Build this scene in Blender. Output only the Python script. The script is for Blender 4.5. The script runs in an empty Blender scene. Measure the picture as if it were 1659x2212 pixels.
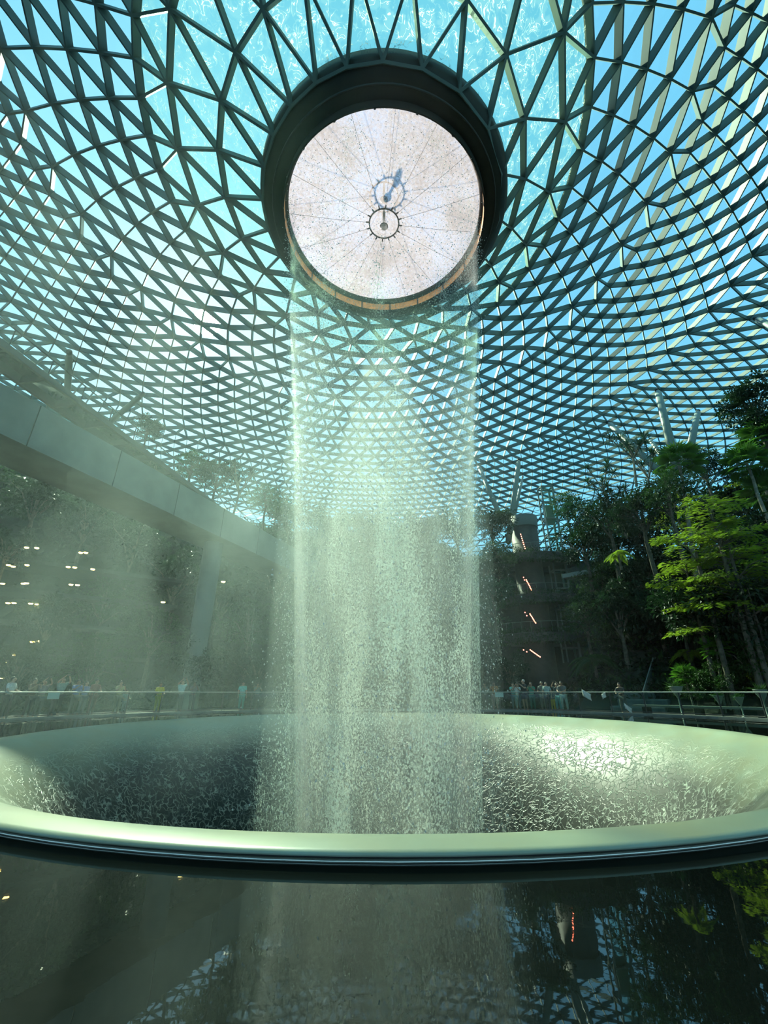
import bpy, math, random
import numpy as np
from mathutils import Vector, Matrix, Quaternion
PI = math.pi
R = math.radians
scn = bpy.context.scene
COL = scn.collection
rnd = random.Random(7)
EYE = 1.1                                   # camera height above the far deck
FPX = 933.0
PITCH = R(22.6)
CP, SP = math.cos(PITCH), math.sin(PITCH)

# ------------------------------------------------------------------ helpers
def at(px, py, y=None, z=None):
    """the place seen at a pixel of the photograph, at depth y (metres ahead) or height z"""
    X, Y = px - 829.5, 1106.0 - py
    v = Vector((X, FPX * CP - Y * SP, FPX * SP + Y * CP))
    k = y / v.y if y is not None else (z - EYE) / v.z
    return Vector((v.x * k, v.y * k, v.z * k + EYE))

class MB:
    def __init__(s): s.v, s.f, s.m = [], [], []
    def add(s, vs, fs, mi=0):
        b = len(s.v); s.v.extend([tuple(v) for v in vs]); s.f.extend([tuple(b + i for i in f) for f in fs]); s.m.extend([mi] * len(fs))
    def box(s, x0, x1, y0, y1, z0, z1, mi=0, M=None):
        vs = [Vector((x, y, z)) for z in (z0, z1) for y in (y0, y1) for x in (x0, x1)]
        if M is not None: vs = [M @ v for v in vs]
        s.add(vs, [(0, 2, 3, 1), (4, 5, 7, 6), (0, 1, 5, 4), (2, 6, 7, 3), (0, 4, 6, 2), (1, 3, 7, 5)], mi)
    def bar(s, a, b, w, h, up=Vector((0, 0, 1)), mi=0, lift=0.0):
        """box beam from a to b, w wide and h deep along up"""
        a, b = Vector(a), Vector(b); d = (b - a)
        if d.length < 1e-6: return
        d.normalize(); sd = d.cross(up)
        if sd.length < 1e-5: sd = d.cross(Vector((1, 0, 0)))
        sd.normalize(); u = sd.cross(d)
        vs = [p + sd * (i * w / 2) + u * (lift + j * h) for p in (a, b) for (i, j) in ((-1, -.5), (1, -.5), (1, .5), (-1, .5))]
        s.add(vs, [(0, 3, 2, 1), (4, 5, 6, 7), (0, 1, 5, 4), (1, 2, 6, 5), (2, 3, 7, 6), (3, 0, 4, 7)], mi)
    def tube(s, pts, rad, n=8, mi=0, closed=False, cap=True):
        pts = [Vector(p) for p in pts]; m = len(pts)
        if not hasattr(rad, '__len__'): rad = [rad] * m
        b = len(s.v); prev = None
        for i, p in enumerate(pts):
            t = (pts[(i + 1) % m] - pts[i - 1]) if closed else (pts[min(i + 1, m - 1)] - pts[max(i - 1, 0)])
            t.normalize()
            if prev is None:
                x = t.orthogonal().normalized()
            else:
                x = (prev - t * prev.dot(t))
                x = x.normalized() if x.length > 1e-6 else t.orthogonal().normalized()
            prev = x; y = t.cross(x)
            for k in range(n):
                a = 2 * PI * k / n
                s.v.append(tuple(p + (x * math.cos(a) + y * math.sin(a)) * rad[i]))
        segs = m if closed else m - 1
        for i in range(segs):
            for k in range(n):
                s.f.append((b + i * n + k, b + i * n + (k + 1) % n, b + ((i + 1) % m) * n + (k + 1) % n, b + ((i + 1) % m) * n + k)); s.m.append(mi)
        if cap and not closed:
            s.f.append(tuple(b + k for k in reversed(range(n)))); s.m.append(mi)
            s.f.append(tuple(b + (m - 1) * n + k for k in range(n))); s.m.append(mi)
    def lathe(s, prof, n=48, cx=0, cy=0, sx=1.0, sy=1.0, mi=0, a0=0, a1=2 * PI):
        full = abs(a1 - a0 - 2 * PI) < 1e-6; cols = n if full else n + 1; b = len(s.v)
        for k in range(cols):
            a = a0 + (a1 - a0) * k / n
            for (r, z) in prof: s.v.append((cx + sx * r * math.cos(a), cy + sy * r * math.sin(a), z))
        m = len(prof)
        for k in range(n):
            k2 = (k + 1) % cols
            for j in range(m - 1):
                s.f.append((b + k * m + j, b + k2 * m + j, b + k2 * m + j + 1, b + k * m + j + 1)); s.m.append(mi)
    def sphere(s, c, r, n=10, sc=(1, 1, 1), mi=0):
        b = len(s.v); c = Vector(c); h = max(4, n // 2 + 1)
        s.v.append((c.x, c.y, c.z - r * sc[2]))
        for i in range(1, h):
            t = PI * i / h
            for k in range(n):
                a = 2 * PI * k / n
                s.v.append((c.x + r * sc[0] * math.sin(t) * math.cos(a), c.y + r * sc[1] * math.sin(t) * math.sin(a), c.z - r * sc[2] * math.cos(t)))
        s.v.append((c.x, c.y, c.z + r * sc[2])); e = len(s.v) - 1
        for k in range(n):
            s.f.append((b, b + 1 + (k + 1) % n, b + 1 + k)); s.m.append(mi)
            s.f.append((e, e - n + k, e - n + (k + 1) % n)); s.m.append(mi)
            for i in range(h - 2):
                p = b + 1 + i * n
                s.f.append((p + k, p + (k + 1) % n, p + n + (k + 1) % n, p + n + k)); s.m.append(mi)
    def build(s, name, mats, parent=None, smooth=False, loc=None):
        me = bpy.data.meshes.new(name); me.from_pydata(s.v, [], s.f)
        if not isinstance(mats, (list, tuple)): mats = [mats]
        for m in mats: me.materials.append(m)
        if len(mats) > 1: me.polygons.foreach_set('material_index', s.m)
        if smooth: me.polygons.foreach_set('use_smooth', [True] * len(me.polygons))
        me.update()
        o = bpy.data.objects.new(name, me); COL.objects.link(o)
        if parent is not None: o.parent = parent
        if loc is not None: o.location = loc
        return o

def tag(o, label=None, cat=None, group=None, kind=None):
    if label: o['label'] = label
    if cat: o['category'] = cat
    if group: o['group'] = group
    if kind: o['kind'] = kind
    return o
def empty(name, loc=(0, 0, 0), rz=0.0, **kw):
    o = bpy.data.objects.new(name, None); COL.objects.link(o); o.location = loc; o.rotation_euler = (0, 0, rz)
    o.empty_display_size = .2
    return tag(o, **kw)
def kids(o): return [c for c in COL.objects if c.parent is o]
def copy_tree(root, loc, rz=0.0, sc=1.0, label=None, group=None):
    r = root.copy(); COL.objects.link(r); r.location = loc; r.rotation_euler = (0, 0, rz); r.scale = (sc,) * 3
    if label: r['label'] = label
    if group: r['group'] = group
    for ch in KIDS[root.name]:
        c = ch.copy(); COL.objects.link(c); c.parent = r
        for g in KIDS.get(ch.name, []):
            d = g.copy(); COL.objects.link(d); d.parent = c
    return r
KIDS = {}
def remember(root):
    KIDS[root.name] = list(root.children)
    for c in root.children: KIDS[c.name] = list(c.children)

# ------------------------------------------------------------------ materials
def mat(name, col, rough=.6, metal=0.0, spec=.5, var=0.0, scale=3.0, bump=0.0, trans=0.0, emit=None, estr=0.0, col2=None):
    m = bpy.data.materials.new(name); m.use_nodes = True; nt = m.node_tree; b = nt.nodes['Principled BSDF']
    b.inputs['Base Color'].default_value = (*col, 1); b.inputs['Roughness'].default_value = rough
    b.inputs['Metallic'].default_value = metal; b.inputs['Specular IOR Level'].default_value = spec
    if trans: b.inputs['Transmission Weight'].default_value = trans
    if emit: b.inputs['Emission Color'].default_value = (*emit, 1); b.inputs['Emission Strength'].default_value = estr
    if var or bump or col2:
        tc = nt.nodes.new('ShaderNodeTexCoord'); n = nt.nodes.new('ShaderNodeTexNoise'); n.inputs['Scale'].default_value = scale; n.inputs['Detail'].default_value = 4
        nt.links.new(tc.outputs['Object'], n.inputs['Vector'])
        if var or col2:
            r = nt.nodes.new('ShaderNodeMix'); r.data_type = 'RGBA'
            c2 = col2 or tuple(min(1, c * (1 + var)) for c in col); c1 = col if col2 else tuple(c * (1 - var) for c in col)
            r.inputs[6].default_value = (*c1, 1); r.inputs[7].default_value = (*c2, 1)
            mr = nt.nodes.new('ShaderNodeMapRange'); mr.inputs[1].default_value = .35; mr.inputs[2].default_value = .65
            nt.links.new(n.outputs['Fac'], mr.inputs[0]); nt.links.new(mr.outputs[0], r.inputs[0]); nt.links.new(r.outputs[2], b.inputs['Base Color'])
        if bump:
            bp = nt.nodes.new('ShaderNodeBump'); bp.inputs['Strength'].default_value = bump; bp.inputs['Distance'].default_value = .05
            nt.links.new(n.outputs['Fac'], bp.inputs['Height']); nt.links.new(bp.outputs['Normal'], b.inputs['Normal'])
    return m

def leaf_mat(name, col, col2, trl=.45):
    """leaf: diffuse front, light passing through the blade, a faint gloss"""
    m = bpy.data.materials.new(name); m.use_nodes = True; nt = m.node_tree; nt.nodes.clear()
    out = nt.nodes.new('ShaderNodeOutputMaterial'); tc = nt.nodes.new('ShaderNodeTexCoord'); n = nt.nodes.new('ShaderNodeTexNoise')
    n.inputs['Scale'].default_value = 1.3; nt.links.new(tc.outputs['Object'], n.inputs['Vector'])
    mx = nt.nodes.new('ShaderNodeMix'); mx.data_type = 'RGBA'; mx.inputs[6].default_value = (*col, 1); mx.inputs[7].default_value = (*col2, 1)
    nt.links.new(n.outputs['Fac'], mx.inputs[0])
    b = nt.nodes.new('ShaderNodeBsdfPrincipled'); b.inputs['Roughness'].default_value = .45; b.inputs['Specular IOR Level'].default_value = .4
    t = nt.nodes.new('ShaderNodeBsdfTranslucent'); ms = nt.nodes.new('ShaderNodeMixShader'); ms.inputs[0].default_value = trl
    nt.links.new(mx.outputs[2], b.inputs['Base Color']); nt.links.new(mx.outputs[2], t.inputs['Color'])
    nt.links.new(b.outputs[0], ms.inputs[1]); nt.links.new(t.outputs[0], ms.inputs[2]); nt.links.new(ms.outputs[0], out.inputs['Surface'])
    return m

M = {}
M['steel'] = mat('painted_steel', (.115, .165, .155), .6, 0, .25, var=.12, scale=.6)
M['steel_dark'] = mat('dark_steel', (.05, .055, .05), .5, .3)
M['frame'] = mat('pale_frame', (.17, .22, .20), .4)
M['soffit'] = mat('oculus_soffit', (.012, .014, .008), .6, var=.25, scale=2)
M['copper'] = mat('copper_band', (.85, .45, .15), .4, .3, var=.2, scale=6)
M['concrete'] = mat('concrete', (.20, .22, .20), .8, var=.12, scale=.8, bump=.1)
M['joint'] = mat('joint_seal', (.03, .035, .03), .8)
M['deck'] = mat('deck_stone', (.045, .05, .045), .5, var=.3, scale=2, bump=.2)
M['dark'] = mat('dark_stone', (.02, .024, .022), .6, var=.4, scale=2, bump=.3)
M['soil'] = mat('planted_soil', (.012, .02, .010), .9, var=.5, scale=1, bump=.5)
M['bark'] = mat('bark', (.10, .085, .06), .85, var=.4, scale=6, bump=.5)
M['bark_pale'] = mat('pale_bark', (.22, .20, .15), .8, var=.3, scale=6, bump=.4)

def glass_mat(name, tint, wet=False):
    m = bpy.data.materials.new(name); m.use_nodes = True; nt = m.node_tree; nt.nodes.clear(); L = nt.links.new
    out = nt.nodes.new('ShaderNodeOutputMaterial'); tr = nt.nodes.new('ShaderNodeBsdfTransparent'); tr.inputs[0].default_value = (*tint, 1)
    gl = nt.nodes.new('ShaderNodeBsdfGlossy'); gl.inputs['Roughness'].default_value = .03; gl.inputs[0].default_value = (.9, 1, .97, 1)
    fr = nt.nodes.new('ShaderNodeFresnel'); fr.inputs[0].default_value = 1.3
    ms = nt.nodes.new('ShaderNodeMixShader')
    L(fr.outputs[0], ms.inputs[0]); L(tr.outputs[0], ms.inputs[1]); L(gl.outputs[0], ms.inputs[2])
    last = ms
    if wet:     # a sheet of running water on top of the pane: scalloped white ripple fronts and a milky film
        tc = nt.nodes.new('ShaderNodeTexCoord'); mp = nt.nodes.new('ShaderNodeMapping'); mp.inputs['Scale'].default_value = (1, 1, 1)
        L(tc.outputs['Object'], mp.inputs[0])
        n3 = nt.nodes.new('ShaderNodeTexNoise'); n3.inputs['Scale'].default_value = 2.3; n3.inputs['Detail'].default_value = 2; n3.inputs['Distortion'].default_value = 1.6; L(mp.outputs[0], n3.inputs['Vector'])
        sb = nt.nodes.new('ShaderNodeMath'); sb.operation = 'SUBTRACT'; sb.inputs[1].default_value = .5; L(n3.outputs['Fac'], sb.inputs[0])
        ab = nt.nodes.new('ShaderNodeMath'); ab.operation = 'ABSOLUTE'; L(sb.outputs[0], ab.inputs[0])
        mr = nt.nodes.new('ShaderNodeMapRange'); mr.inputs[1].default_value = .0; mr.inputs[2].default_value = .022; mr.inputs[3].default_value = .8; mr.inputs[4].default_value = .06
        L(ab.outputs[0], mr.inputs[0])
        n2 = nt.nodes.new('ShaderNodeTexNoise'); n2.inputs['Scale'].default_value = 2.6; L(mp.outputs[0], n2.inputs['Vector'])
        m2 = nt.nodes.new('ShaderNodeMapRange'); m2.inputs[1].default_value = .44; m2.inputs[2].default_value = .56; m2.inputs[3].default_value = .12; m2.inputs[4].default_value = 1.0
        L(n2.outputs['Fac'], m2.inputs[0])
        mu = nt.nodes.new('ShaderNodeMath'); mu.operation = 'MULTIPLY'; L(mr.outputs[0], mu.inputs[0]); L(m2.outputs[0], mu.inputs[1])
        td = nt.nodes.new('ShaderNodeBsdfTranslucent'); td.inputs[0].default_value = (.26, .42, .30, 1)
        m3 = nt.nodes.new('ShaderNodeMixShader'); L(mu.outputs[0], m3.inputs[0]); L(ms.outputs[0], m3.inputs[1]); L(td.outputs[0], m3.inputs[2]); last = m3
    L(last.outputs[0], out.inputs['Surface'])
    return m
M['pane'] = glass_mat('dome_glass', (.60, .91, .80))
M['pane_wet'] = glass_mat('dome_glass_under_running_water', (.46, .86, .66), wet=True)
M['clear'] = glass_mat('clear_glass', (.80, .92, .88))

# ------------------------------------------------------------------ camera, world
cam = bpy.data.cameras.new('camera'); co = bpy.data.objects.new('camera', cam); COL.objects.link(co)
cam.sensor_fit = 'HORIZONTAL'; cam.sensor_width = 36.0; cam.lens = 36.0 * FPX / 1659.0; cam.clip_end = 500; cam.clip_start = .05
co.location = (0, 0, EYE); co.rotation_euler = (R(90) + PITCH, 0, 0); scn.camera = co

SUN_AZ, SUN_EL = R(-28.5), R(42.6)          # azimuth from +Y, towards +X positive
w = bpy.data.worlds.new('sky'); scn.world = w; w.use_nodes = True; nt = w.node_tree; nt.nodes.clear()
sky = nt.nodes.new('ShaderNodeTexSky'); sky.sky_type = 'NISHITA'; sky.sun_disc = True; sky.sun_size = R(2.8); sky.sun_intensity = 1.7
sky.sun_elevation = SUN_EL; sky.sun_rotation = SUN_AZ; sky.altitude = 0; sky.air_density = .85; sky.dust_density = .9; sky.ozone_density = 1.0
bg = nt.nodes.new('ShaderNodeBackground'); bg.inputs['Strength'].default_value = .06
wo = nt.nodes.new('ShaderNodeOutputWorld')
bg2 = nt.nodes.new('ShaderNodeBackground'); bg2.inputs[0].default_value = (.155, .40, .66, 1); bg2.inputs[1].default_value = 1.0     # even blue added over the whole sky to level its brightness
ads = nt.nodes.new('ShaderNodeAddShader')
nt.links.new(sky.outputs[0], bg.inputs[0]); nt.links.new(bg.outputs[0], ads.inputs[0]); nt.links.new(bg2.outputs[0], ads.inputs[1]); nt.links.new(ads.outputs[0], wo.inputs[0])
vs = scn.view_settings; vs.view_transform = 'Standard'; vs.look = 'None'; vs.gamma = 1.0; vs.use_curve_mapping = False; vs.exposure = 0.62
cy = scn.cycles
cy.max_bounces = 6; cy.diffuse_bounces = 2; cy.glossy_bounces = 3; cy.transmission_bounces = 4; cy.transparent_max_bounces = 32; cy.volume_bounces = 0
cy.caustics_reflective = False; cy.caustics_refractive = False; cy.sample_clamp_indirect = 4.0
cy.use_denoising = True; cy.volume_step_rate = 4.0; cy.volume_max_steps = 48; cy.use_adaptive_sampling = True; cy.adaptive_threshold = .12; cy.adaptive_min_samples = 16

# ------------------------------------------------------------------ the glass dome
RING = {0: (-.0032, .6649, .2695, .2776, .2228, .0699, -.1888, -.0640, -.0291),
        1: (-.0233, .6280, .3274, .3539, .1787, .0543, -.0527, -.0203, -.0571),
        2: (-.0300, .5970, .3904, .4497, .1827, .0487, -.0397, .0200, -.0420),
        7: (-.0524, .6242, .6364, .7020, .2015, -.1159, -.0486, -.0017, -.0497),
        15: (-.0556, .8820, .9827, 1.0068, .0853, -.3125, -.3565, .0301, -.1368)}
ZK = [20.6, 22.1, 23.5, 24.8, 26.0, 27.0, 27.9, 28.6, 29.2, 29.7, 30.1, 30.4, 30.6, 30.7, 30.7, 30.6]
KMAX = 44
def ring_par(k):
    if k in RING: return RING[k]
    if k < 7: a, b = 2, 7
    elif k < 15: a, b = 7, 15
    else:
        p = list(RING[15]); p[2] += .068 * (k - 15); p[3] += .073 * (k - 15); return p
    t = (k - a) / (b - a); return [x + (y - x) * t for x, y in zip(RING[a], RING[b])]
def ring_z(k): return ZK[k] if k < 16 else 30.6 - .030 * (k - 15) ** 2
def ring_n(k): return 24 if k <= 2 else 48 if k <= 7 else 96 if k <= 15 else 192
def ring_off(k):                             # start angle in degrees; after each doubling the nodes line up again
    n = ring_n(k); step = 360.0 / n
    if k <= 2: return (k % 2) * 7.5
    if k <= 7: return ((k - 3) % 2) * step / 2
    if k <= 15: return ((k - 8) % 2) * step / 2
    return 1.875 + ((k - 16) % 2) * step / 2
def ring_pt(k, u):
    drop = .95 * max(0, k - 28); k = min(k, 28)
    a, b, rx, ry, c0, c1, d1, c2, d2 = ring_par(k); z = ring_z(k); u = R(u)
    ph = u + c0 + c1 * math.sin(u) + d1 * math.cos(u) + c2 * math.sin(2 * u) + d2 * math.cos(2 * u)
    return Vector(((a + rx * math.sin(ph)) * z, (b - ry * math.cos(ph)) * z, z + EYE - drop))
idx, P, K = {}, [], []
for k in range(KMAX + 1):
    n = ring_n(k)
    for i in range(n):
        idx[k, i] = len(P); P.append(ring_pt(k, ring_off(k) + 360.0 * i / n)); K.append(k)
edges, tris = [], []
for k in range(KMAX + 1):
    n = ring_n(k); o = ring_off(k)
    for i in range(n): edges.append((idx[k, i], idx[k, (i + 1) % n]))
    if k == KMAX: break
    n2 = ring_n(k + 1); o2 = ring_off(k + 1); st = 360.0 / n2
    if n2 == n:
        sh = 0 if (o2 > o) else 1            # node i of this ring sits between i-1+sh.. of the next
        for i in range(n):
            a, b = idx[k, i], idx[k, (i + 1) % n]
            if sh == 0: c, d = idx[k + 1, i], idx[k + 1, (i - 1) % n]
            else: c, d = idx[k + 1, (i + 1) % n], idx[k + 1, i]
            edges += [(a, c), (a, d)]; tris += [(a, b, c, k), (d, a, c, k)]
    else:
        j0 = round((o - o2) / st)
        for i in range(n):
            a, b = idx[k, i], idx[k, (i + 1) % n]; j = j0 + 2 * i
            m0, m1, m2, m3 = [idx[k + 1, (j + q) % n2] for q in (-1, 0, 1, 2)]
            edges += [(a, m0), (a, m1), (a, m2)]; tris += [(a, b, m2, k), (m0, a, m1, k), (m1, a, m2, k)]
nrm = [Vector((0, 0, 0)) for _ in P]
for a, b, c, k in tris:
    nn = (P[b] - P[a]).cross(P[c] - P[a]); ce = (P[a] + P[b] + P[c]) / 3
    if (nn.z < 0) if k < 6 else (nn.dot(ce - Vector((0, 18, 2))) < 0): nn = -nn
    for q in (a, b, c): nrm[q] += nn
for nv in nrm: nv.normalize()
dome = empty('ceiling', (0, 0, 0), kind='structure', label='great glass and steel gridshell dome sweeping down to the round oculus', cat='ceiling')
lat = MB()
for a, b in edges:
    k = min(K[a], K[b]); n = (nrm[a] + nrm[b]).normalized()
    wd, dp = (.10, .30) if k < 3 else (.09, .40) if k < 8 else (.08, .50) if k < 16 else (.065, .46)
    lat.bar(P[a], P[b], wd, dp, n, lift=dp / 2)
lat.build('lattice_beam_grid', M['steel'], dome)
gz = MB()
for a, b, c, k in tris:
    dp = .33 if k < 3 else .43 if k < 8 else .53
    gz.add([P[q] + nrm[q] * dp for q in (a, b, c)], [(0, 1, 2)], 1 if k < 3 else 0)
gz.build('glazing', [M['pane'], M['pane_wet']], dome)
from mathutils.bvhtree import BVHTree
DBVH = BVHTree.FromPolygons([tuple(p) for p in P], [t[:3] for t in tris])
EYEV = Vector((0, 0, EYE))
def dome_hit(px, py):
    d = (at(px, py, y=10) - EYEV).normalized(); h = DBVH.ray_cast(EYEV, d); return h[0] if h[0] is not None else at(px, py, y=60)

# ------------------------------------------------------------------ the oculus
OY, OR_, OZ = 13.67, 4.46, 20.6 + EYE
ocu = empty('oculus', (0, OY, OZ), label='dark round oculus ring that hangs from the dome with a copper band and milky cover', cat='oculus')
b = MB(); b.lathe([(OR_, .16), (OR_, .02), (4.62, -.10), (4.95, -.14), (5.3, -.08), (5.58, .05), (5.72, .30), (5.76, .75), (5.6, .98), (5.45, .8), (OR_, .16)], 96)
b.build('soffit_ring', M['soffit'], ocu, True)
b = MB(); b.lathe([(5.10, -.125), (5.12, -.16), (5.15, -.16), (5.17, -.115)], 96); b.build('drip_groove', M['steel_dark'], ocu)
b = MB(); b.lathe([(4.60, -.10), (4.60, -.54)], 96); b.build('copper_band', M['copper'], ocu)
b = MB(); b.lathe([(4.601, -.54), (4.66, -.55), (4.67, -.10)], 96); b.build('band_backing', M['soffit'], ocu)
for k in range(18):
    a = 2 * PI * k / 18 + .1; b = MB(); q = Matrix.Rotation(a, 4, 'Z')
    b.box(4.58, 4.62, -.04, .04, -.57, -.10, M=q); b.build('band_clip', M['steel_dark'], ocu)

def cover_mat():
    m = bpy.data.materials.new('milky_cover'); m.use_nodes = True; nt = m.node_tree; nt.nodes.clear(); L = nt.links.new
    out = nt.nodes.new('ShaderNodeOutputMaterial'); tr = nt.nodes.new('ShaderNodeBsdfTransparent'); tr.inputs[0].default_value = (.96, .97, 1, 1)
    td = nt.nodes.new('ShaderNodeBsdfTranslucent'); td.inputs[0].default_value = (.25, .245, .235, 1)
    tc = nt.nodes.new('ShaderNodeTexCoord')
    n = nt.nodes.new('ShaderNodeTexNoise'); n.inputs['Scale'].default_value = .5; n.inputs['Detail'].default_value = 5; L(tc.outputs['Object'], n.inputs['Vector'])
    n2 = nt.nodes.new('ShaderNodeTexNoise'); n2.inputs['Scale'].default_value = 9; n2.inputs['Detail'].default_value = 4; L(tc.outputs['Object'], n2.inputs['Vector'])
    ad = nt.nodes.new('ShaderNodeMath'); ad.operation = 'ADD'; L(n.outputs['Fac'], ad.inputs[0]); L(n2.outputs['Fac'], ad.inputs[1])
    mr = nt.nodes.new('ShaderNodeMapRange'); mr.inputs[1].default_value = .8; mr.inputs[2].default_value = 1.2; mr.inputs[3].default_value = .35; mr.inputs[4].default_value = .75
    L(ad.outputs[0], mr.inputs[0])
    ms = nt.nodes.new('ShaderNodeMixShader'); L(mr.outputs[0], ms.inputs[0]); L(tr.outputs[0], ms.inputs[1]); L(td.outputs[0], ms.inputs[2]); L(ms.outputs[0], out.inputs['Surface'])
    return m
b = MB(); b.lathe([(.001, 1.32), (2, 1.30), (4, 1.22), (5.6, 1.08), (5.6, 1.14), (4, 1.28), (.001, 1.38)], 64)
b.build('milky_cover', cover_mat(), ocu, True)
hub_m = mat('hub_steel', (.10, .09, .09), .4, .6); cable_m = mat('cable_steel', (.16, .15, .15), .4, .5)
lamp_m = mat('lamp_glass', (.85, .82, .75), .2, trans=.6)
for (hz, rr, n, ph) in ((-.1, 4.5, 16, .1), (1.85, 5.4, 14, .33)):
    wh = empty('cable_wheel', (0, OY, OZ + hz), label=('lower' if hz < 0 else 'upper') + ' small steel cable wheel strung across the round oculus opening', cat='cable wheel')
    b = MB(); b.tube([(.70 * math.cos(2 * PI * i / 40), .70 * math.sin(2 * PI * i / 40), 0) for i in range(40)], .035, 8, closed=True)
    b.build('hub_ring', hub_m, wh)
    for i in range(n):
        a = 2 * PI * i / n + ph; c, s_ = math.cos(a), math.sin(a)
        b = MB(); b.tube([(.72 * c, .72 * s_, 0), (rr * .55 * c, rr * .55 * s_, -.02), (rr * c, rr * s_, .06)], .007, 4); spk = b.build('spoke_cable', cable_m, wh)
        b = MB(); b.tube([(.70 * c, .70 * s_, 0), (.86 * c, .86 * s_, 0)], .032, 6); b.build('cable_socket', hub_m, spk)
    b = MB(); b.tube([(0, 0, -.10), (0, 0, .75)], .07, 10); b.tube([(-.05, 0, .7), (.05, 0, .7)], .30, 12)
    st = b.build('mast', lamp_m, wh)
    b = MB(); b.sphere((0, 0, -.18), .17, 14); gl_ = b.build('lamp_globe', lamp_m, wh, True)
    b = MB(); b.tube([(.17 * math.cos(2 * PI * i / 20), .17 * math.sin(2 * PI * i / 20), -.18) for i in range(20)], .025, 6, closed=True); b.build('lamp_collar', hub_m, gl_)

# ------------------------------------------------------------------ basin, pool, deck
BX, BY, SX = .10, 13.84, .90
def basin_mat():
    m = bpy.data.materials.new('wet_basin_stone'); m.use_nodes = True; nt = m.node_tree; L = nt.links.new; b = nt.nodes['Principled BSDF']
    tc = nt.nodes.new('ShaderNodeTexCoord'); sp = nt.nodes.new('ShaderNodeSeparateXYZ'); L(tc.outputs['Object'], sp.inputs[0])
    # coordinates that follow the running water: angle round the basin, depth below the lip
    an = nt.nodes.new('ShaderNodeMath'); an.operation = 'ARCTAN2'; L(sp.outputs[1], an.inputs[0]); L(sp.outputs[0], an.inputs[1])
    am = nt.nodes.new('ShaderNodeMath'); am.operation = 'MULTIPLY'; am.inputs[1].default_value = 9.0; L(an.outputs[0], am.inputs[0])
    cb = nt.nodes.new('ShaderNodeCombineXYZ'); L(am.outputs[0], cb.inputs[0])
    xy = nt.nodes.new('ShaderNodeCombineXYZ'); L(sp.outputs[0], xy.inputs[0]); L(sp.outputs[1], xy.inputs[1])
    rr = nt.nodes.new('ShaderNodeVectorMath'); rr.operation = 'LENGTH'; L(xy.outputs[0], rr.inputs[0])
    sb = nt.nodes.new('ShaderNodeMath'); sb.operation = 'ADD'; L(rr.outputs['Value'], sb.inputs[0]); L(sp.outputs[2], sb.inputs[1]); sm = nt.nodes.new('ShaderNodeMath'); sm.operation = 'MULTIPLY'; sm.inputs[1].default_value = 1.15; L(sb.outputs[0], sm.inputs[0]); L(sm.outputs[0], cb.inputs[1])
    n0 = nt.nodes.new('ShaderNodeTexNoise'); n0.inputs['Scale'].default_value = 1.2; n0.inputs['Detail'].default_value = 4; L(cb.outputs[0], n0.inputs['Vector'])
    ad = nt.nodes.new('ShaderNodeMix'); ad.data_type = 'RGBA'; ad.blend_type = 'LINEAR_LIGHT'; ad.inputs[0].default_value = .8
    L(cb.outputs[0], ad.inputs[6]); L(n0.outputs['Color'], ad.inputs[7])
    vo = nt.nodes.new('ShaderNodeTexVoronoi'); vo.feature = 'DISTANCE_TO_EDGE'; vo.inputs['Scale'].default_value = 3.2; L(ad.outputs[2], vo.inputs['Vector'])
    fo = nt.nodes.new('ShaderNodeMapRange'); fo.inputs[1].default_value = 0; fo.inputs[2].default_value = .10; fo.inputs[3].default_value = 1; fo.inputs[4].default_value = 0; L(vo.outputs['Distance'], fo.inputs[0])
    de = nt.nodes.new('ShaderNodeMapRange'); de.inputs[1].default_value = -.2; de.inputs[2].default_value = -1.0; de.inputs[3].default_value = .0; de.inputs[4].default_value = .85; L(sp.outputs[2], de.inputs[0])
    n4 = nt.nodes.new('ShaderNodeTexNoise'); n4.inputs['Scale'].default_value = 2.2; n4.inputs['Detail'].default_value = 5; L(cb.outputs[0], n4.inputs['Vector'])
    mk = nt.nodes.new('ShaderNodeMapRange'); mk.inputs[1].default_value = .40; mk.inputs[2].default_value = .60; mk.inputs[3].default_value = .15; L(n4.outputs['Fac'], mk.inputs[0])
    fm = nt.nodes.new('ShaderNodeMath'); fm.operation = 'MULTIPLY'; L(fo.outputs[0], fm.inputs[0]); L(mk.outputs[0], fm.inputs[1])
    mu = nt.nodes.new('ShaderNodeMath'); mu.operation = 'MULTIPLY'; L(fm.outputs[0], mu.inputs[0]); L(de.outputs[0], mu.inputs[1])
    c1 = nt.nodes.new('ShaderNodeMix'); c1.data_type = 'RGBA'; c1.inputs[6].default_value = (.29, .27, .14, 1); c1.inputs[7].default_value = (.31, .41, .32, 1); L(n0.outputs['Fac'], c1.inputs[0])
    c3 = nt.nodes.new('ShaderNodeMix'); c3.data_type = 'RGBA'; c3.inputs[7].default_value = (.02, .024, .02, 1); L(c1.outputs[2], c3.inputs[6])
    d2 = nt.nodes.new('ShaderNodeMapRange'); d2.inputs[1].default_value = -.08; d2.inputs[2].default_value = -1.1; L(sp.outputs[2], d2.inputs[0]); L(d2.outputs[0], c3.inputs[0])  # shade of the bowl painted in: stone darkens with depth below the lip
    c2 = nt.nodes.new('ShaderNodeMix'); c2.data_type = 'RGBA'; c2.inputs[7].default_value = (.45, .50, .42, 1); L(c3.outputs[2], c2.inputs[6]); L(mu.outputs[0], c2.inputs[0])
    L(c2.outputs[2], b.inputs['Base Color']); b.inputs['Roughness'].default_value = .42; b.inputs['Specular IOR Level'].default_value = .5
    bp = nt.nodes.new('ShaderNodeBump'); bp.inputs['Strength'].default_value = .5; bp.inputs['Distance'].default_value = .06; L(mu.outputs[0], bp.inputs['Height'])
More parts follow.
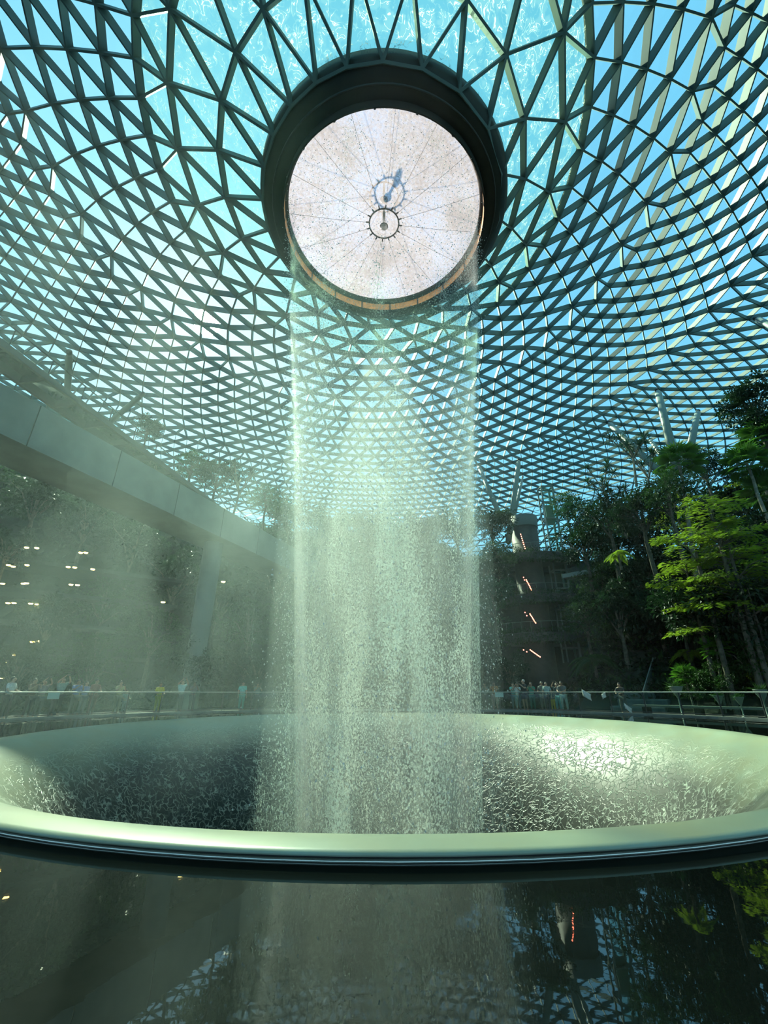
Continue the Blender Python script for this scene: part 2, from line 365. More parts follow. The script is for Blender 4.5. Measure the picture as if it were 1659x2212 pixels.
    bp2 = nt.nodes.new('ShaderNodeBump'); bp2.inputs['Strength'].default_value = .06; bp2.inputs['Distance'].default_value = .05; L(n0.outputs['Fac'], bp2.inputs['Height']); L(bp.outputs['Normal'], bp2.inputs['Normal'])
    L(bp2.outputs['Normal'], b.inputs['Normal'])
    return m
LIPZ = EYE - .97
bas = empty('fountain_basin', (BX, BY, LIPZ), label='huge round stone basin under the falling water, its pale lip wet and curving inward', cat='basin')
prof = [(10.2, -.075), (10.29, -.05), (10.345, -.035), (10.345, -.018), (10.28, -.004), (10.1, .0), (9.95, -.008), (9.84, -.04), (9.65, -.10), (9.4, -.21), (9.1, -.37), (8.7, -.64), (8.2, -1.06), (7.6, -1.7), (7.0, -2.55), (6.5, -3.5), (6.0, -4.8), (5.6, -6.4), (5.3, -8.5), (5.2, -11)]
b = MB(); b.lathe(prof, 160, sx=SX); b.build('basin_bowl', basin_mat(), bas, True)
b = MB(); b.lathe([(10.20, -.30), (10.20, -.07)], 128, sx=SX); b.build('shadow_gap', M['dark'], bas)
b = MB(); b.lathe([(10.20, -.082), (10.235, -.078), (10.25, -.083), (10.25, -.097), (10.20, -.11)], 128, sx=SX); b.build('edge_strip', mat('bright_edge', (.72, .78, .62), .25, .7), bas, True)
b = MB(); b.lathe([(.01, -10.9), (5.25, -10.9)], 64, sx=SX); b.build('basin_bottom', M['dark'], bas)

def pool_mat():
    m = bpy.data.materials.new('pool_water'); m.use_nodes = True; nt = m.node_tree; L = nt.links.new; b = nt.nodes['Principled BSDF']
    b.inputs['Base Color'].default_value = (.004, .006, .005, 1); b.inputs['Roughness'].default_value = .015; b.inputs['IOR'].default_value = 1.42
    tc = nt.nodes.new('ShaderNodeTexCoord'); n = nt.nodes.new('ShaderNodeTexNoise'); n.inputs['Scale'].default_value = 3.0; n.inputs['Detail'].default_value = 3; L(tc.outputs['Object'], n.inputs['Vector'])
    n2 = nt.nodes.new('ShaderNodeTexNoise'); n2.inputs['Scale'].default_value = 26.0; n2.inputs['Detail'].default_value = 2; L(tc.outputs['Object'], n2.inputs['Vector'])
    bp = nt.nodes.new('ShaderNodeBump'); bp.inputs['Strength'].default_value = .035; bp.inputs['Distance'].default_value = .02; L(n.outputs['Fac'], bp.inputs['Height'])
    b2 = nt.nodes.new('ShaderNodeBump'); b2.inputs['Strength'].default_value = .02; b2.inputs['Distance'].default_value = .002; L(n2.outputs['Fac'], b2.inputs['Height']); L(bp.outputs['Normal'], b2.inputs['Normal'])
    L(b2.outputs['Normal'], b.inputs['Normal'])
    return m
WZ = LIPZ - .098
DECK_R = 16.3
b = MB(); n = 128
for k in range(n):
    a = 2 * PI * k / n; c, s_ = math.cos(a), math.sin(a)
    b.v += [(BX + SX * 10.22 * c, BY + 10.22 * s_, WZ), (BX + DECK_R * c, BY + DECK_R * s_, WZ)]
for k in range(n): b.f.append((2 * k, 2 * k + 1, (2 * k + 3) % (2 * n), (2 * k + 2) % (2 * n))); b.m.append(0)
tag(b.build('water', pool_mat()), kind='structure', label='still black pool around the basin that mirrors the dome', cat='water')
b = MB(); b.lathe([(DECK_R, WZ - .3), (DECK_R, -.02), (DECK_R + .02, 0), (22, 0), (60, 0)], 96, cx=BX, cy=BY); tag(b.build('floor', M['deck']), kind='structure')
b = MB(); b.lathe([(DECK_R + .0, 0), (DECK_R + .0, .10), (DECK_R + .35, .10), (DECK_R + .35, 0)], 96, cx=BX, cy=BY); tag(b.build('trim_1', mat('kerb_stone', (.16, .18, .16), .6, var=.2)), kind='structure')

# railing round the far side of the pool
rail = empty('railing', (BX, BY, 0), label='curved glass railing with a thin pale top rail along the far edge of the pool', cat='railing')
RR = DECK_R + .2; A0, A1 = R(-15), R(195)
arc = lambda r, z, n=90, a0=A0, a1=A1: [(r * math.cos(a0 + (a1 - a0) * i / n), r * math.sin(a0 + (a1 - a0) * i / n), z) for i in range(n + 1)]
b = MB(); b.tube(arc(RR, 1.08), .03, 6); b.build('top_rail', mat('rail_steel', (.34, .38, .34), .5, .1), rail, True)
b = MB(); b.tube(arc(RR, .16), .018, 6); b.build('base_rail', M['steel_dark'], rail, True)
npost = 36
for i in range(npost + 1):
    a = A0 + (A1 - A0) * i / npost; b = MB(); q = Matrix.Translation((RR * math.cos(a), RR * math.sin(a), 0)) @ Matrix.Rotation(a, 4, 'Z')
    b.box(-.04, .04, -.012, .012, .1, 1.07, M=q); b.build('post', M['steel_dark'], rail)
    if i < npost:
        b = MB(); a2 = a + (A1 - A0) / npost; e = .012
        p = [(RR * math.cos(t), RR * math.sin(t)) for t in (a + e * .3, a2 - e * .3)]; p2 = [((RR + .012) * math.cos(t), (RR + .012) * math.sin(t)) for t in (a + e * .3, a2 - e * .3)]
        b.add([(*p[0], .2), (*p[1], .2), (*p[1], 1.02), (*p[0], 1.02), (*p2[0], .2), (*p2[1], .2), (*p2[1], 1.02), (*p2[0], 1.02)], [(0, 1, 2, 3), (5, 4, 7, 6), (3, 2, 6, 7), (0, 4, 5, 1)])
        b.build('glass_panel', M['clear'], rail)

# ------------------------------------------------------------------ planted hills (the ground that climbs inside the dome)
def hill_h(x, y):
    dx, dy = x - BX, y - BY; r = math.hypot(dx, dy); az = math.atan2(dx, dy)     # az 0 straight ahead, + right
    st = 20.5 if az > -.2 else 24.0 + 6 * min(1, -az)
    st += 17 * max(0, min(1, 2.6 - abs(math.degrees(az) - 25) / 4.5)) if az > 0 else 0
    t = (r - st)
    if t <= 0: return 0
    pr = [(0, 0), (1.5, 1.0), (4, 3.2), (8, 7.2), (12, 10.5), (16, 12.5), (24, 15.0), (40, 16.5)]
    for (a, ha), (b_, hb) in zip(pr, pr[1:]):
        if t <= b_: h = ha + (hb - ha) * (t - a) / (b_ - a); break
    else: h = pr[-1][1]
    q = 1.3; h2 = math.floor(h / q) * q; fr = (h - h2) / q
    ml = 1 + (.50 * max(0, min(1, (.36 - az) / .25)) + .22 * max(0, min(1, (-az - .1) / .5))) * min(1, t / 8)
    return (h2 + q * min(1, max(0, (fr - .55) / .45)) if h > q else h) * ml
hb = MB(); na, nr = 150, 90
for i in range(na + 1):
    a = R(-110) + R(235) * i / na
    for j in range(nr + 1):
        r = 19.5 + 36 * j / nr; x, y = BX + r * math.sin(a), BY + r * math.cos(a)
        hb.v.append((x, y, hill_h(x, y) - .02 + (.12 * math.sin(x * 2.1) * math.cos(y * 1.7) if r > 24 else 0)))
for i in range(na):
    for j in range(nr):
        k = i * (nr + 1) + j; hb.f.append((k, k + 1, k + nr + 2, k + nr + 1)); hb.m.append(0)
tag(hb.build('terrain', M['soil'], smooth=False), kind='structure')

# ------------------------------------------------------------------ falling water and drifting spray
def vol_mat(name, dens, col=(.80, .95, .90), aniso=.45, noise=None):
    m = bpy.data.materials.new(name); m.use_nodes = True; nt = m.node_tree; nt.nodes.clear(); L = nt.links.new
    out = nt.nodes.new('ShaderNodeOutputMaterial'); v = nt.nodes.new('ShaderNodeVolumeScatter')
    v.inputs['Color'].default_value = (*col, 1); v.inputs['Density'].default_value = dens; v.inputs['Anisotropy'].default_value = aniso
    L(v.outputs[0], out.inputs['Volume'])
    if noise: noise(nt, v, dens)
    return m
def fall_r(z):                               # radius of the curtain at height z above the eye
    return float(np.interp(z, [-8, -3, 0, 7.6, 14, 20.5], [2.35, 2.55, 2.78, 3.30, 3.88, 4.40]))
FY = lambda z: 13.67
zs = [-9 + 29.45 * i / 24 for i in range(25)]
fall = empty('waterfall', (0, 13.67, 0), label='tall ring-shaped curtain of falling water from the oculus down into the stone basin', cat='waterfall')
def annulus(z0, z1, o0, th, name, m, nn=14, taper=False):
    zz = [z0 + (z1 - z0) * i / nn for i in range(nn + 1)]; b = MB()
    f = lambda z: 1.0 if not taper else max(.02, min(1, (z1 - z) / (z1 - z0) * 1.15) ** .8)
    b.lathe([(fall_r(z) + o0 * f(z), z + EYE) for z in zz] + [(fall_r(z) + (o0 - th) * f(z), z + EYE) for z in reversed(zz)] + [(fall_r(zz[0]) + o0 * f(z0), zz[0] + EYE)], 64)
    return b.build(name, m, fall, True)
annulus(-9, 20.45, -.02, .22, 'water_curtain', vol_mat('water_curtain', .08))
annulus(-9, 15, -.25, .40, 'inner_curtain', vol_mat('inner_curtain', .30), taper=True)
annulus(-9, 10, .95, .95, 'outer_spray', vol_mat('outer_spray', .05), taper=True)
b = MB(); b.lathe([(.001, zs[0] + EYE)] + [((fall_r(z) - .7) * min(1, (15.5 - z) / 12) , z + EYE) for z in zs if z < 15] + [(.001, 15.4 + EYE)], 48)
b.build('inner_spray', vol_mat('inner_spray', .10), fall, True)

def mist_noise(nt, v, dens):
    L = nt.links.new
    tc = nt.nodes.new('ShaderNodeTexCoord'); sp = nt.nodes.new('ShaderNodeSeparateXYZ'); L(tc.outputs['Object'], sp.inputs[0])
    mp = nt.nodes.new('ShaderNodeMapping'); mp.inputs['Rotation'].default_value = (0, R(28), 0); mp.inputs['Scale'].default_value = (.36, .21, .15); L(tc.outputs['Object'], mp.inputs[0])
    n = nt.nodes.new('ShaderNodeTexNoise'); n.inputs['Scale'].default_value = 1.0; n.inputs['Detail'].default_value = 2.5; n.inputs['Distortion'].default_value = .6; L(mp.outputs[0], n.inputs['Vector'])
    a = nt.nodes.new('ShaderNodeMapRange'); a.inputs[1].default_value = .43; a.inputs[2].default_value = .62; a.inputs[3].default_value = .15; a.inputs[4].default_value = 2.6; L(n.outputs['Fac'], a.inputs[0])
    x = nt.nodes.new('ShaderNodeMapRange'); x.interpolation_type = 'SMOOTHSTEP'; x.inputs[1].default_value = 10; x.inputs[2].default_value = -7; x.inputs[3].default_value = 0.0; x.inputs[4].default_value = 1; L(sp.outputs[0], x.inputs[0])
    z = nt.nodes.new('ShaderNodeMapRange'); z.interpolation_type = 'SMOOTHSTEP'; z.inputs[1].default_value = 20; z.inputs[2].default_value = 6; z.inputs[3].default_value = 0; z.inputs[4].default_value = 1; L(sp.outputs[2], z.inputs[0])
    m1 = nt.nodes.new('ShaderNodeMath'); m1.operation = 'MULTIPLY'; L(a.outputs[0], m1.inputs[0]); L(x.outputs[0], m1.inputs[1])
    m2 = nt.nodes.new('ShaderNodeMath'); m2.operation = 'MULTIPLY'; L(m1.outputs[0], m2.inputs[0]); L(z.outputs[0], m2.inputs[1])
    e = nt.nodes.new('ShaderNodeMapRange'); e.interpolation_type = 'SMOOTHSTEP'; e.inputs[1].default_value = -24; e.inputs[2].default_value = -8; e.inputs[3].default_value = .25; e.inputs[4].default_value = 1; L(sp.outputs[0], e.inputs[0])
    m4 = nt.nodes.new('ShaderNodeMath'); m4.operation = 'MULTIPLY'; L(m2.outputs[0], m4.inputs[0]); L(e.outputs[0], m4.inputs[1]); m2 = m4
    m3 = nt.nodes.new('ShaderNodeMath'); m3.operation = 'MULTIPLY'; m3.inputs[1].default_value = dens; L(m2.outputs[0], m3.inputs[0]); L(m3.outputs[0], v.inputs['Density'])
b = MB(); b.box(-26, 9.8, 4.5, 34, -.2, 20.5)
mist = b.build('mist', vol_mat('drifting_mist', .0125, (.52, .63, .61), .35, noise=mist_noise)); tag(mist, 'pale green drifting mist blown to the left of the falling water', 'mist', kind='stuff')

def droplet_mat(name, lo, hi, scale, stretch, z0, z1, floor_a=0.0):
    """sheet of separate drops: noise-cut coverage that thickens as the water falls"""
    m = bpy.data.materials.new(name); m.use_nodes = True; nt = m.node_tree; nt.nodes.clear(); L = nt.links.new
    out = nt.nodes.new('ShaderNodeOutputMaterial'); tr = nt.nodes.new('ShaderNodeBsdfTransparent')
    td = nt.nodes.new('ShaderNodeBsdfTranslucent'); td.inputs[0].default_value = (.80, .93, .84, 1)
    df = nt.nodes.new('ShaderNodeBsdfDiffuse'); df.inputs[0].default_value = (.70, .85, .76, 1)
    m0 = nt.nodes.new('ShaderNodeMixShader'); m0.inputs[0].default_value = .35; L(td.outputs[0], m0.inputs[1]); L(df.outputs[0], m0.inputs[2])
    tc = nt.nodes.new('ShaderNodeTexCoord'); mp = nt.nodes.new('ShaderNodeMapping'); mp.inputs['Scale'].default_value = (scale, scale, scale / stretch); L(tc.outputs['Object'], mp.inputs[0])
    n = nt.nodes.new('ShaderNodeTexNoise'); n.inputs['Scale'].default_value = 1; n.inputs['Detail'].default_value = 2; n.inputs['Roughness'].default_value = .7; L(mp.outputs[0], n.inputs['Vector'])
    mp2 = nt.nodes.new('ShaderNodeMapping'); mp2.inputs['Scale'].default_value = (1.1, 1.1, .16); L(tc.outputs['Object'], mp2.inputs[0])
    n2 = nt.nodes.new('ShaderNodeTexNoise'); n2.inputs['Scale'].default_value = 1; n2.inputs['Detail'].default_value = 3; L(mp2.outputs[0], n2.inputs['Vector'])
    sp = nt.nodes.new('ShaderNodeSeparateXYZ'); L(tc.outputs['Object'], sp.inputs[0])
    g = nt.nodes.new('ShaderNodeMapRange'); g.inputs[1].default_value = z1; g.inputs[2].default_value = z0; g.inputs[3].default_value = lo; g.inputs[4].default_value = hi; L(sp.outputs[2], g.inputs[0])
    s2 = nt.nodes.new('ShaderNodeMapRange'); s2.inputs[1].default_value = .35; s2.inputs[2].default_value = .65; s2.inputs[3].default_value = -.10; s2.inputs[4].default_value = .10; L(n2.outputs['Fac'], s2.inputs[0])
    a1 = nt.nodes.new('ShaderNodeMath'); a1.operation = 'ADD'; L(n.outputs['Fac'], a1.inputs[0]); L(s2.outputs[0], a1.inputs[1])
    a2 = nt.nodes.new('ShaderNodeMath'); a2.operation = 'ADD'; L(a1.outputs[0], a2.inputs[0]); L(g.outputs[0], a2.inputs[1])
    st = nt.nodes.new('ShaderNodeMapRange'); st.inputs[1].default_value = .62; st.inputs[2].default_value = .72; st.inputs[3].default_value = floor_a; st.inputs[4].default_value = .75; L(a2.outputs[0], st.inputs[0])
    ms = nt.nodes.new('ShaderNodeMixShader'); L(st.outputs[0], ms.inputs[0]); L(tr.outputs[0], ms.inputs[1]); L(m0.outputs[0], ms.inputs[2]); L(ms.outputs[0], out.inputs['Surface'])
    return m
dm = droplet_mat('falling_drops', -.02, .075, 22, 1.5, 0, 18)
for q, (dr, wob) in enumerate(((.02, .05), (-.32, .13))):
    b = MB(); n = 96
    prof = [(fall_r(z) + dr, z + EYE) for z in zs]
    b.lathe(prof, n)
    r0 = random.Random(q)
    ph = [r0.uniform(0, 6) for _ in range(3)]
    b.v = [(x * (1 + wob * .2 * math.sin(5 * math.atan2(y, x) + ph[0] + z * .3)), y * (1 + wob * .2 * math.sin(7 * math.atan2(y, x) + ph[1] - z * .2)), z) for x, y, z in b.v]
    b.build('drop_sheet', dm, fall, True)
dm2 = droplet_mat('loose_drops', -.20, -.04, 18, 1.3, 2, 12)
for dr in (.5, 1.0):
    b = MB(); b.lathe([(fall_r(z) + dr * (1 - max(0, z - 2) / 16), z + EYE) for z in zs if z < 14], 80); b.build('loose_drop_veil', dm2, fall, True)
b = MB(); r0 = random.Random(3)
for i in range(14000):                       # single drops that catch the light
    z = -6 + 26 * r0.random() ** .8; a = r0.uniform(0, 2 * PI); rr = fall_r(z) + r0.gauss(0, .12 + .35 * max(0, 10 - z) / 10)
    c = Vector((rr * math.cos(a), rr * math.sin(a), z + EYE)); s_ = r0.uniform(.008, .02)
    b.add([c + Vector((s_, 0, 0)), c + Vector((-s_, s_ * .8, 0)), c + Vector((-s_, -s_ * .8, 0)), c + Vector((0, 0, s_ * 1.8)), c - Vector((0, 0, s_ * 1.4))], [(0, 1, 3), (1, 2, 3), (2, 0, 3), (1, 0, 4), (2, 1, 4), (0, 2, 4)])
tag(b.build('droplets', mat('bright_drop', (.9, .97, .92), .05, trans=.3), fall), kind='stuff')

# ------------------------------------------------------------------ steel props that carry the dome
def strut(px0, py0, px1, py1, d1, rad, label):
    a = dome_hit(px0, py0); c = at(px1, py1, y=d1)
    dr = (a - c).normalized(); c2 = c - dr * 4
    root = empty('dome_strut', c2, label=label, cat='strut', group=None); b = MB()
    b.tube([Vector((0, 0, 0)), (a - c2) * .93, a - c2 - dr * .35], [rad, rad, rad * .45], 14); b.build('tube', M['frame'], root, True)
    b = MB(); b.tube([a - c2 - dr * .5, a - c2 + dr * .1], rad * .75, 10); b.build('head_node', M['steel_dark'], root, True)
strut(1033, 1005, 1072, 1095, 45, .28, 'slanting steel strut just right of the falling water, leaning away from the drum tower')
strut(1121, 992, 1104, 1125, 46, .32, 'thick dark steel strut rising behind the top of the drum tower')
strut(1129, 1030, 1110, 1120, 47, .2, 'thinner pale strut directly beside the thick strut over the drum tower')
strut(1313, 912, 1405, 1000, 34, .30, 'long steel strut running behind the tall spiky tree')
strut(1420, 842, 1452, 972, 30, .33, 'thick dark strut rising straight up behind the fan palm crown')
strut(1508, 888, 1490, 975, 31, .30, 'pale sunlit strut leaning right above the fan palm crown')
strut(1404, 950, 1430, 985, 36, .22, 'short pale strut end between the spiky tree and the fan palm')
strut(1632, 688, 1700, 720, 24, .25, 'pale strut end at the right edge of the frame high on the dome')
strut(150, 760, 145, 860, 40, .33, 'steel strut standing behind the glass footbridge on the left')
strut(310, 850, 240, 910, 42, .30, 'slanting strut beyond the far end of the glass footbridge')

# ------------------------------------------------------------------ drum tower with balconies, red light strips and a glass lift
TY = 46.0
tb = at(1134, 1165, y=TY); hz = hill_h(tb.x, tb.y)
def zat(py, px=1140): return at(px, py, y=TY).z
tower = empty('drum_tower', (tb.x, tb.y, 0), label='dark round drum tower with a lighter cap band above planted balconies', cat='tower')
b = MB(); rz = 1.55
b.lathe([(rz * .92, 0), (rz * .95, zat(1140)), (.01, zat(1140))], 40); b.build('drum', mat('drum_bronze', (.055, .05, .045), .6, var=.2), tower, True)
b = MB(); b.lathe([(rz, zat(1143)), (rz * 1.03, zat(1120)), (.01, zat(1118))], 40); b.build('cap_band', mat('cap_grey', (.12, .135, .13), .6), tower, True)
led = mat('red_light', (.9, .2, .1), .4, emit=(1, .22, .12), estr=9)
for (x0, y0, x1, y1) in ((1124, 1152, 1135, 1187), (1136, 1251, 1149, 1276), (1144, 1325, 1158, 1347), (1144, 1403, 1168, 1420)):
    p0, p1 = at(x0, y0, y=TY - 2.6), at(x1, y1, y=TY - 2.6)
    L_ = empty('light_strip', p1, label='slanting red light strip ' + {1152: 'on the drum of the tower, topmost', 1251: 'one balcony below the drum', 1325: 'on the third level down the tower', 1403: 'above the people at the tower foot'}[y0], cat='light strip')
    b = MB(); b.bar((0, .06, 0), p0 - p1 + Vector((0, .06, 0)), .10, .06); hs_ = b.build('housing', M['steel_dark'], L_)
    for i in range(8):
        c = (p0 - p1) * ((i + .5) / 8); b = MB(); b.sphere(c, .055, 8); b.build('lamp', led, hs_)
for (x0, y0, x1, y1) in ((1131, 1247, 1133, 1253), (1134, 1323, 1138, 1330), (1131, 1404, 1138, 1408)):
    p0, p1 = at(x0, y0, y=TY - 2.4), at(x1, y1, y=TY - 2.4)
    L_ = empty('light_strip', p1, label='short red light pair left of the strip on ' + {1247: 'the level just below the drum', 1323: 'the third tower level', 1404: 'the lowest tower level'}[y0], cat='light strip')
    b = MB(); b.bar((0, .06, 0), p0 - p1 + Vector((0, .06, 0)), .10, .06); hs_ = b.build('housing', M['steel_dark'], L_)
    for i in range(2):
        b = MB(); b.sphere((p0 - p1) * i, .05, 8); b.build('lamp', led, hs_)
slab_m = mat('balcony_slab', (.07, .075, .07), .7, var=.2)
leafA = leaf_mat('leaf_mid', (.016, .052, .010), (.034, .09, .015)); leafB = leaf_mat('leaf_dark', (.006, .022, .007), (.013, .042, .011)); leafC = leaf_mat('leaf_yellow', (.17, .30, .015), (.30, .42, .03), .5)
leafD = leaf_mat('leaf_palm', (.05, .17, .015), (.11, .27, .02), .5); leafE = leaf_mat('leaf_bluegreen', (.016, .055, .028), (.03, .085, .04))
def leaf(b, c, d, up, ln, wd, mi=0):
    """one blade: folded diamond from c along d"""
    sd = d.cross(up)
    if sd.length < 1e-4: sd = d.orthogonal()
    sd.normalize(); u = sd.cross(d)
    b.add([c, c + d * ln * .45 + sd * wd * .5 + u * wd * .12, c + d * ln - u * ln * .12, c + d * ln * .45 - sd * wd * .5 + u * wd * .12], [(0, 1, 2), (0, 2, 3)], mi)
def rdir(r0, up=0.0):
    v = Vector((r0.gauss(0, 1), r0.gauss(0, 1), r0.gauss(0, 1) + up)); v.normalize(); return v
for lv, (ys, half) in enumerate(((1205, 4.2), (1292, 4.6), (1372, 5.0))):
    z = zat(ys); bal = empty('balcony', (tb.x + 1.0, tb.y, z), label='planted curved balcony of the drum tower, ' + ('highest' if lv == 0 else 'middle' if lv == 1 else 'lowest') + ' of the three', cat='balcony')
    b = MB(); b.lathe([(half, -.9), (half + .15, -.1), (half, .0), (.1, 0), (.1, -.35), (half - .6, -.5), (half, -.9)], 40, sy=.62); b.build('slab', slab_m, bal)
    b = MB(); b.tube([((half - .1) * math.cos(R(180 + 180 * i / 30)), (half - .1) * .62 * math.sin(R(180 + 180 * i / 30)), 1.0) for i in range(31)], .03, 6)
    for i in range(16):
        a = R(180 + 12 * i); b.bar(((half - .1) * math.cos(a), (half - .1) * .62 * math.sin(a), 0), ((half - .1) * math.cos(a), (half - .1) * .62 * math.sin(a), 1.0), .03, .03)
    b.build('guard_rail', M['frame'], bal)
    b = MB(); r0 = random.Random(lv)
    for i in range(2600):
        a = r0.uniform(PI, 2 * PI); rr = half + r0.uniform(-.1, .3); c = Vector((rr * math.cos(a), rr * .62 * math.sin(a), r0.uniform(-1.1, .45)))
        leaf(b, c, rdir(r0, -.4), Vector((0, 0, 1)), r0.uniform(.15, .32), .1)
    tag(b.build('hanging_plants', leafA, bal), kind='stuff')
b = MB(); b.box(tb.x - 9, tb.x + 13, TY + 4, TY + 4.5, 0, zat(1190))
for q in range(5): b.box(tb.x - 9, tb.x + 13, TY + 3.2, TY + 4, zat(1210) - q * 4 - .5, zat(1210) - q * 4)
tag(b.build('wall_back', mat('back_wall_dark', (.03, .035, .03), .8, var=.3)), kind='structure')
# lift
lp, lq = at(1163, 1055, y=TY + 1), at(1187, 1055, y=TY + 1); lw = 1.35; lx = lp.x + lw / 2 + .1
lift = empty('lift_shaft', (lx, TY + 1, 0), label='tall pale steel frame of a glass lift shaft beside the drum tower', cat='lift shaft')
zt = lp.z; zb = zat(1430)
for sx in (-1, 1):
    for sy in (-1, 1):
        b = MB(); b.bar((sx * lw / 2, sy * .6, zb), (sx * lw / 2, sy * .6, zt), .20 if sx > 0 else .13, .14, Vector((0, 1, 0))); b.build('mast', M['frame'], lift)
zz = zt
while zz > zb:
    b = MB()
    for (p, q) in (((-1, -1), (1, -1)), ((1, -1), (1, 1)), ((1, 1), (-1, 1)), ((-1, 1), (-1, -1))):
        b.bar((p[0] * lw / 2, p[1] * .6, zz), (q[0] * lw / 2, q[1] * .6, zz), .14, .16)
    b.build('cross_frame', M['frame'], lift); zz -= 2.05
b = MB(); b.box(-lw / 2 + .1, lw / 2 - .1, -.55, -.54, zb, zt - .1); b.build('glass_front', M['clear'], lift)
b = MB(); b.box(-.45, .45, -.4, .4, zt - 4.6, zt - 2.4); b.build('lift_car', mat('lift_car', (.25, .32, .3), .4), lift)

# walkway beam right of the lift
def beam(name, x0, y0, x1, y1, d0, d1, h, m, label, cat, th=.5):
    p0, p1 = at(x0, y0, y=d0), at(x1, y1, y=d1); root = empty(name, (p0.x, p0.y, p0.z), label=label, cat=cat)
    b = MB(); b.bar(Vector(), p1 - p0, th, h); b.build('girder', m, root); v = p1 - p0
    b = MB(); b.tube([Vector((0, -th / 2, h / 2 + .9)), v + Vector((0, -th / 2, h / 2 + .9))], .03, 6)
    for i in range(9): b.bar(v * (i / 8) + Vector((0, -th / 2, 0)), v * (i / 8) + Vector((0, -th / 2, h / 2 + .9)), .03, .03)
    b.build('handrail', M['steel_dark'], root)
beam('walkway', 1222, 1247, 1305, 1232, 44, 41, .42, mat('walkway_pale', (.30, .36, .33), .6), 'pale edge of a hanging walkway running right from the lift', 'walkway', 1.4)

# ------------------------------------------------------------------ the viaduct on the left
UD = Vector((math.sin(R(19.5)), math.cos(R(19.5)), 0)); ND = Vector((-math.cos(R(19.5)), math.sin(R(19.5)), 0))
via = empty('viaduct', tuple(ND * 22), label='long pale concrete track viaduct with upright joints, crossing behind the mist on the left', cat='viaduct')
VT0, VT1 = 13.05 + EYE, 10.75 + EYE
b = MB(); zm = (VT0 + VT1) / 2
for (o_, z0, z1) in ((0, VT1, VT0), (2.9, VT1, VT0)):
    b.bar(UD * -14 + ND * o_ + Vector((0, 0, (z0 + z1) / 2)), UD * 64 + ND * o_ + Vector((0, 0, (z0 + z1) / 2)), .30, z1 - z0)
b.bar(UD * -14 + ND * 1.45 + Vector((0, 0, VT1 + .2)), UD * 64 + ND * 1.45 + Vector((0, 0, VT1 + .2)), 3.0, .4)
b.build('parapet_and_deck', M['concrete'], via)
for i in range(17):
    b = MB(); t = -12 + i * 4.6; b.bar(UD * t - ND * .155 + Vector((0, 0, VT1)), UD * t - ND * .155 + Vector((0, 0, VT0 - .02)), .05, .02, ND); b.build('joint', M['joint'], via)
for i, t in enumerate((-6.5, 26.0)):
    c = ND * 23.4 + UD * t; p = empty('viaduct_pier', (c.x, c.y, 0), label=('pale rounded pier carrying the viaduct, standing in the mist' if i else 'nearer rounded pier carrying the viaduct at the left edge'), cat='pier')
    b = MB(); b.lathe([(.62, 0), (.72, VT1)], 24); b.build('shaft', M['concrete'], p, True)

# glass footbridge above it
BD = Vector((math.sin(R(9.6)), math.cos(R(9.6)), 0)); BN = Vector((-math.cos(R(9.6)), math.sin(R(9.6)), 0))
fb = empty('footbridge', tuple(BN * 22.9 + Vector((0, 0, 17 + EYE))), label='high glass-floored footbridge with dark steel edge beams at upper left', cat='footbridge')
BL0, BL1, BW = -12, 46, 1.9
for o_ in (0, BW):
    b = MB(); b.bar(BD * BL0 + BN * o_, BD * BL1 + BN * o_, .22, .38); b.build('edge_beam', M['steel_dark'], fb)
    b = MB(); b.bar(BD * BL0 + BN * o_ + Vector((0, 0, 1.3)), BD * BL1 + BN * o_ + Vector((0, 0, 1.3)), .06, .06)
    for i in range(25): b.bar(BD * (BL0 + i * 2.4) + BN * o_, BD * (BL0 + i * 2.4) + BN * o_ + Vector((0, 0, 1.3)), .05, .05)
    b.build('side_rail', M['steel_dark'], fb)
for i in range(25):
    b = MB(); t = BL0 + i * 2.4; b.bar(BD * t, BD * t + BN * BW, .14, .3); b.build('cross_beam', M['steel_dark'], fb)
    if i < 24:
        b = MB(); b.add([BD * (t + .07) + Vector((0, 0, .1)), BD * (t + 2.33) + Vector((0, 0, .1)), BD * (t + 2.33) + BN * BW + Vector((0, 0, .1)), BD * (t + .07) + BN * BW + Vector((0, 0, .1))], [(0, 1, 2, 3)])
        b.build('floor_pane', M['clear'], fb)

# terraced shop building seen dimly behind the viaduct, with small warm ceiling lamps
bl = empty('building', (-30, 31, 0), rz=R(38), label='dark terraced building front dim behind the mist on the left, small warm lamps inside', cat='building')
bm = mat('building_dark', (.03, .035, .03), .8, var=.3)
for f in range(5):
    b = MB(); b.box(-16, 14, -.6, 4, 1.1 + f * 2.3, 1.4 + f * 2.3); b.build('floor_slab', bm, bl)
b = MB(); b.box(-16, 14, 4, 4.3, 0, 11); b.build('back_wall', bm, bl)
warm = mat('warm_lamp', (1, .8, .3), .4, emit=(1, .72, .18), estr=14)
for i, (x, y) in enumerate(((18, 1222), (28, 1225), (58, 1222), (147, 1226), (161, 1227), (200, 1231), (5, 1262), (50, 1262), (57, 1261), (153, 1264), (167, 1265), (17, 1304), (30, 1304), (66, 1305), (80, 1307), (70, 1388), (84, 1386), (30, 1417), (8, 1432), (2, 1466), (174, 1195), (185, 1195), (57, 1184), (79, 1185), (482, 1258), (352, 1302))):
    c = at(x, y, y=27.5); b = MB(); b.lathe([(.001, 0), (.10, 0), (.13, .05), (.001, .06)], 12)
    rowname = ('row above the top lamps' if y < 1200 else 'top row' if y < 1240 else 'second row' if y < 1280 else 'third row' if y < 1320 else 'low row')
    tag(b.build('ceiling_lamp', warm, loc=c), f'tiny warm lamp glowing in the dark building, {rowname}', 'lamp', 'warm lamps in the dark building')

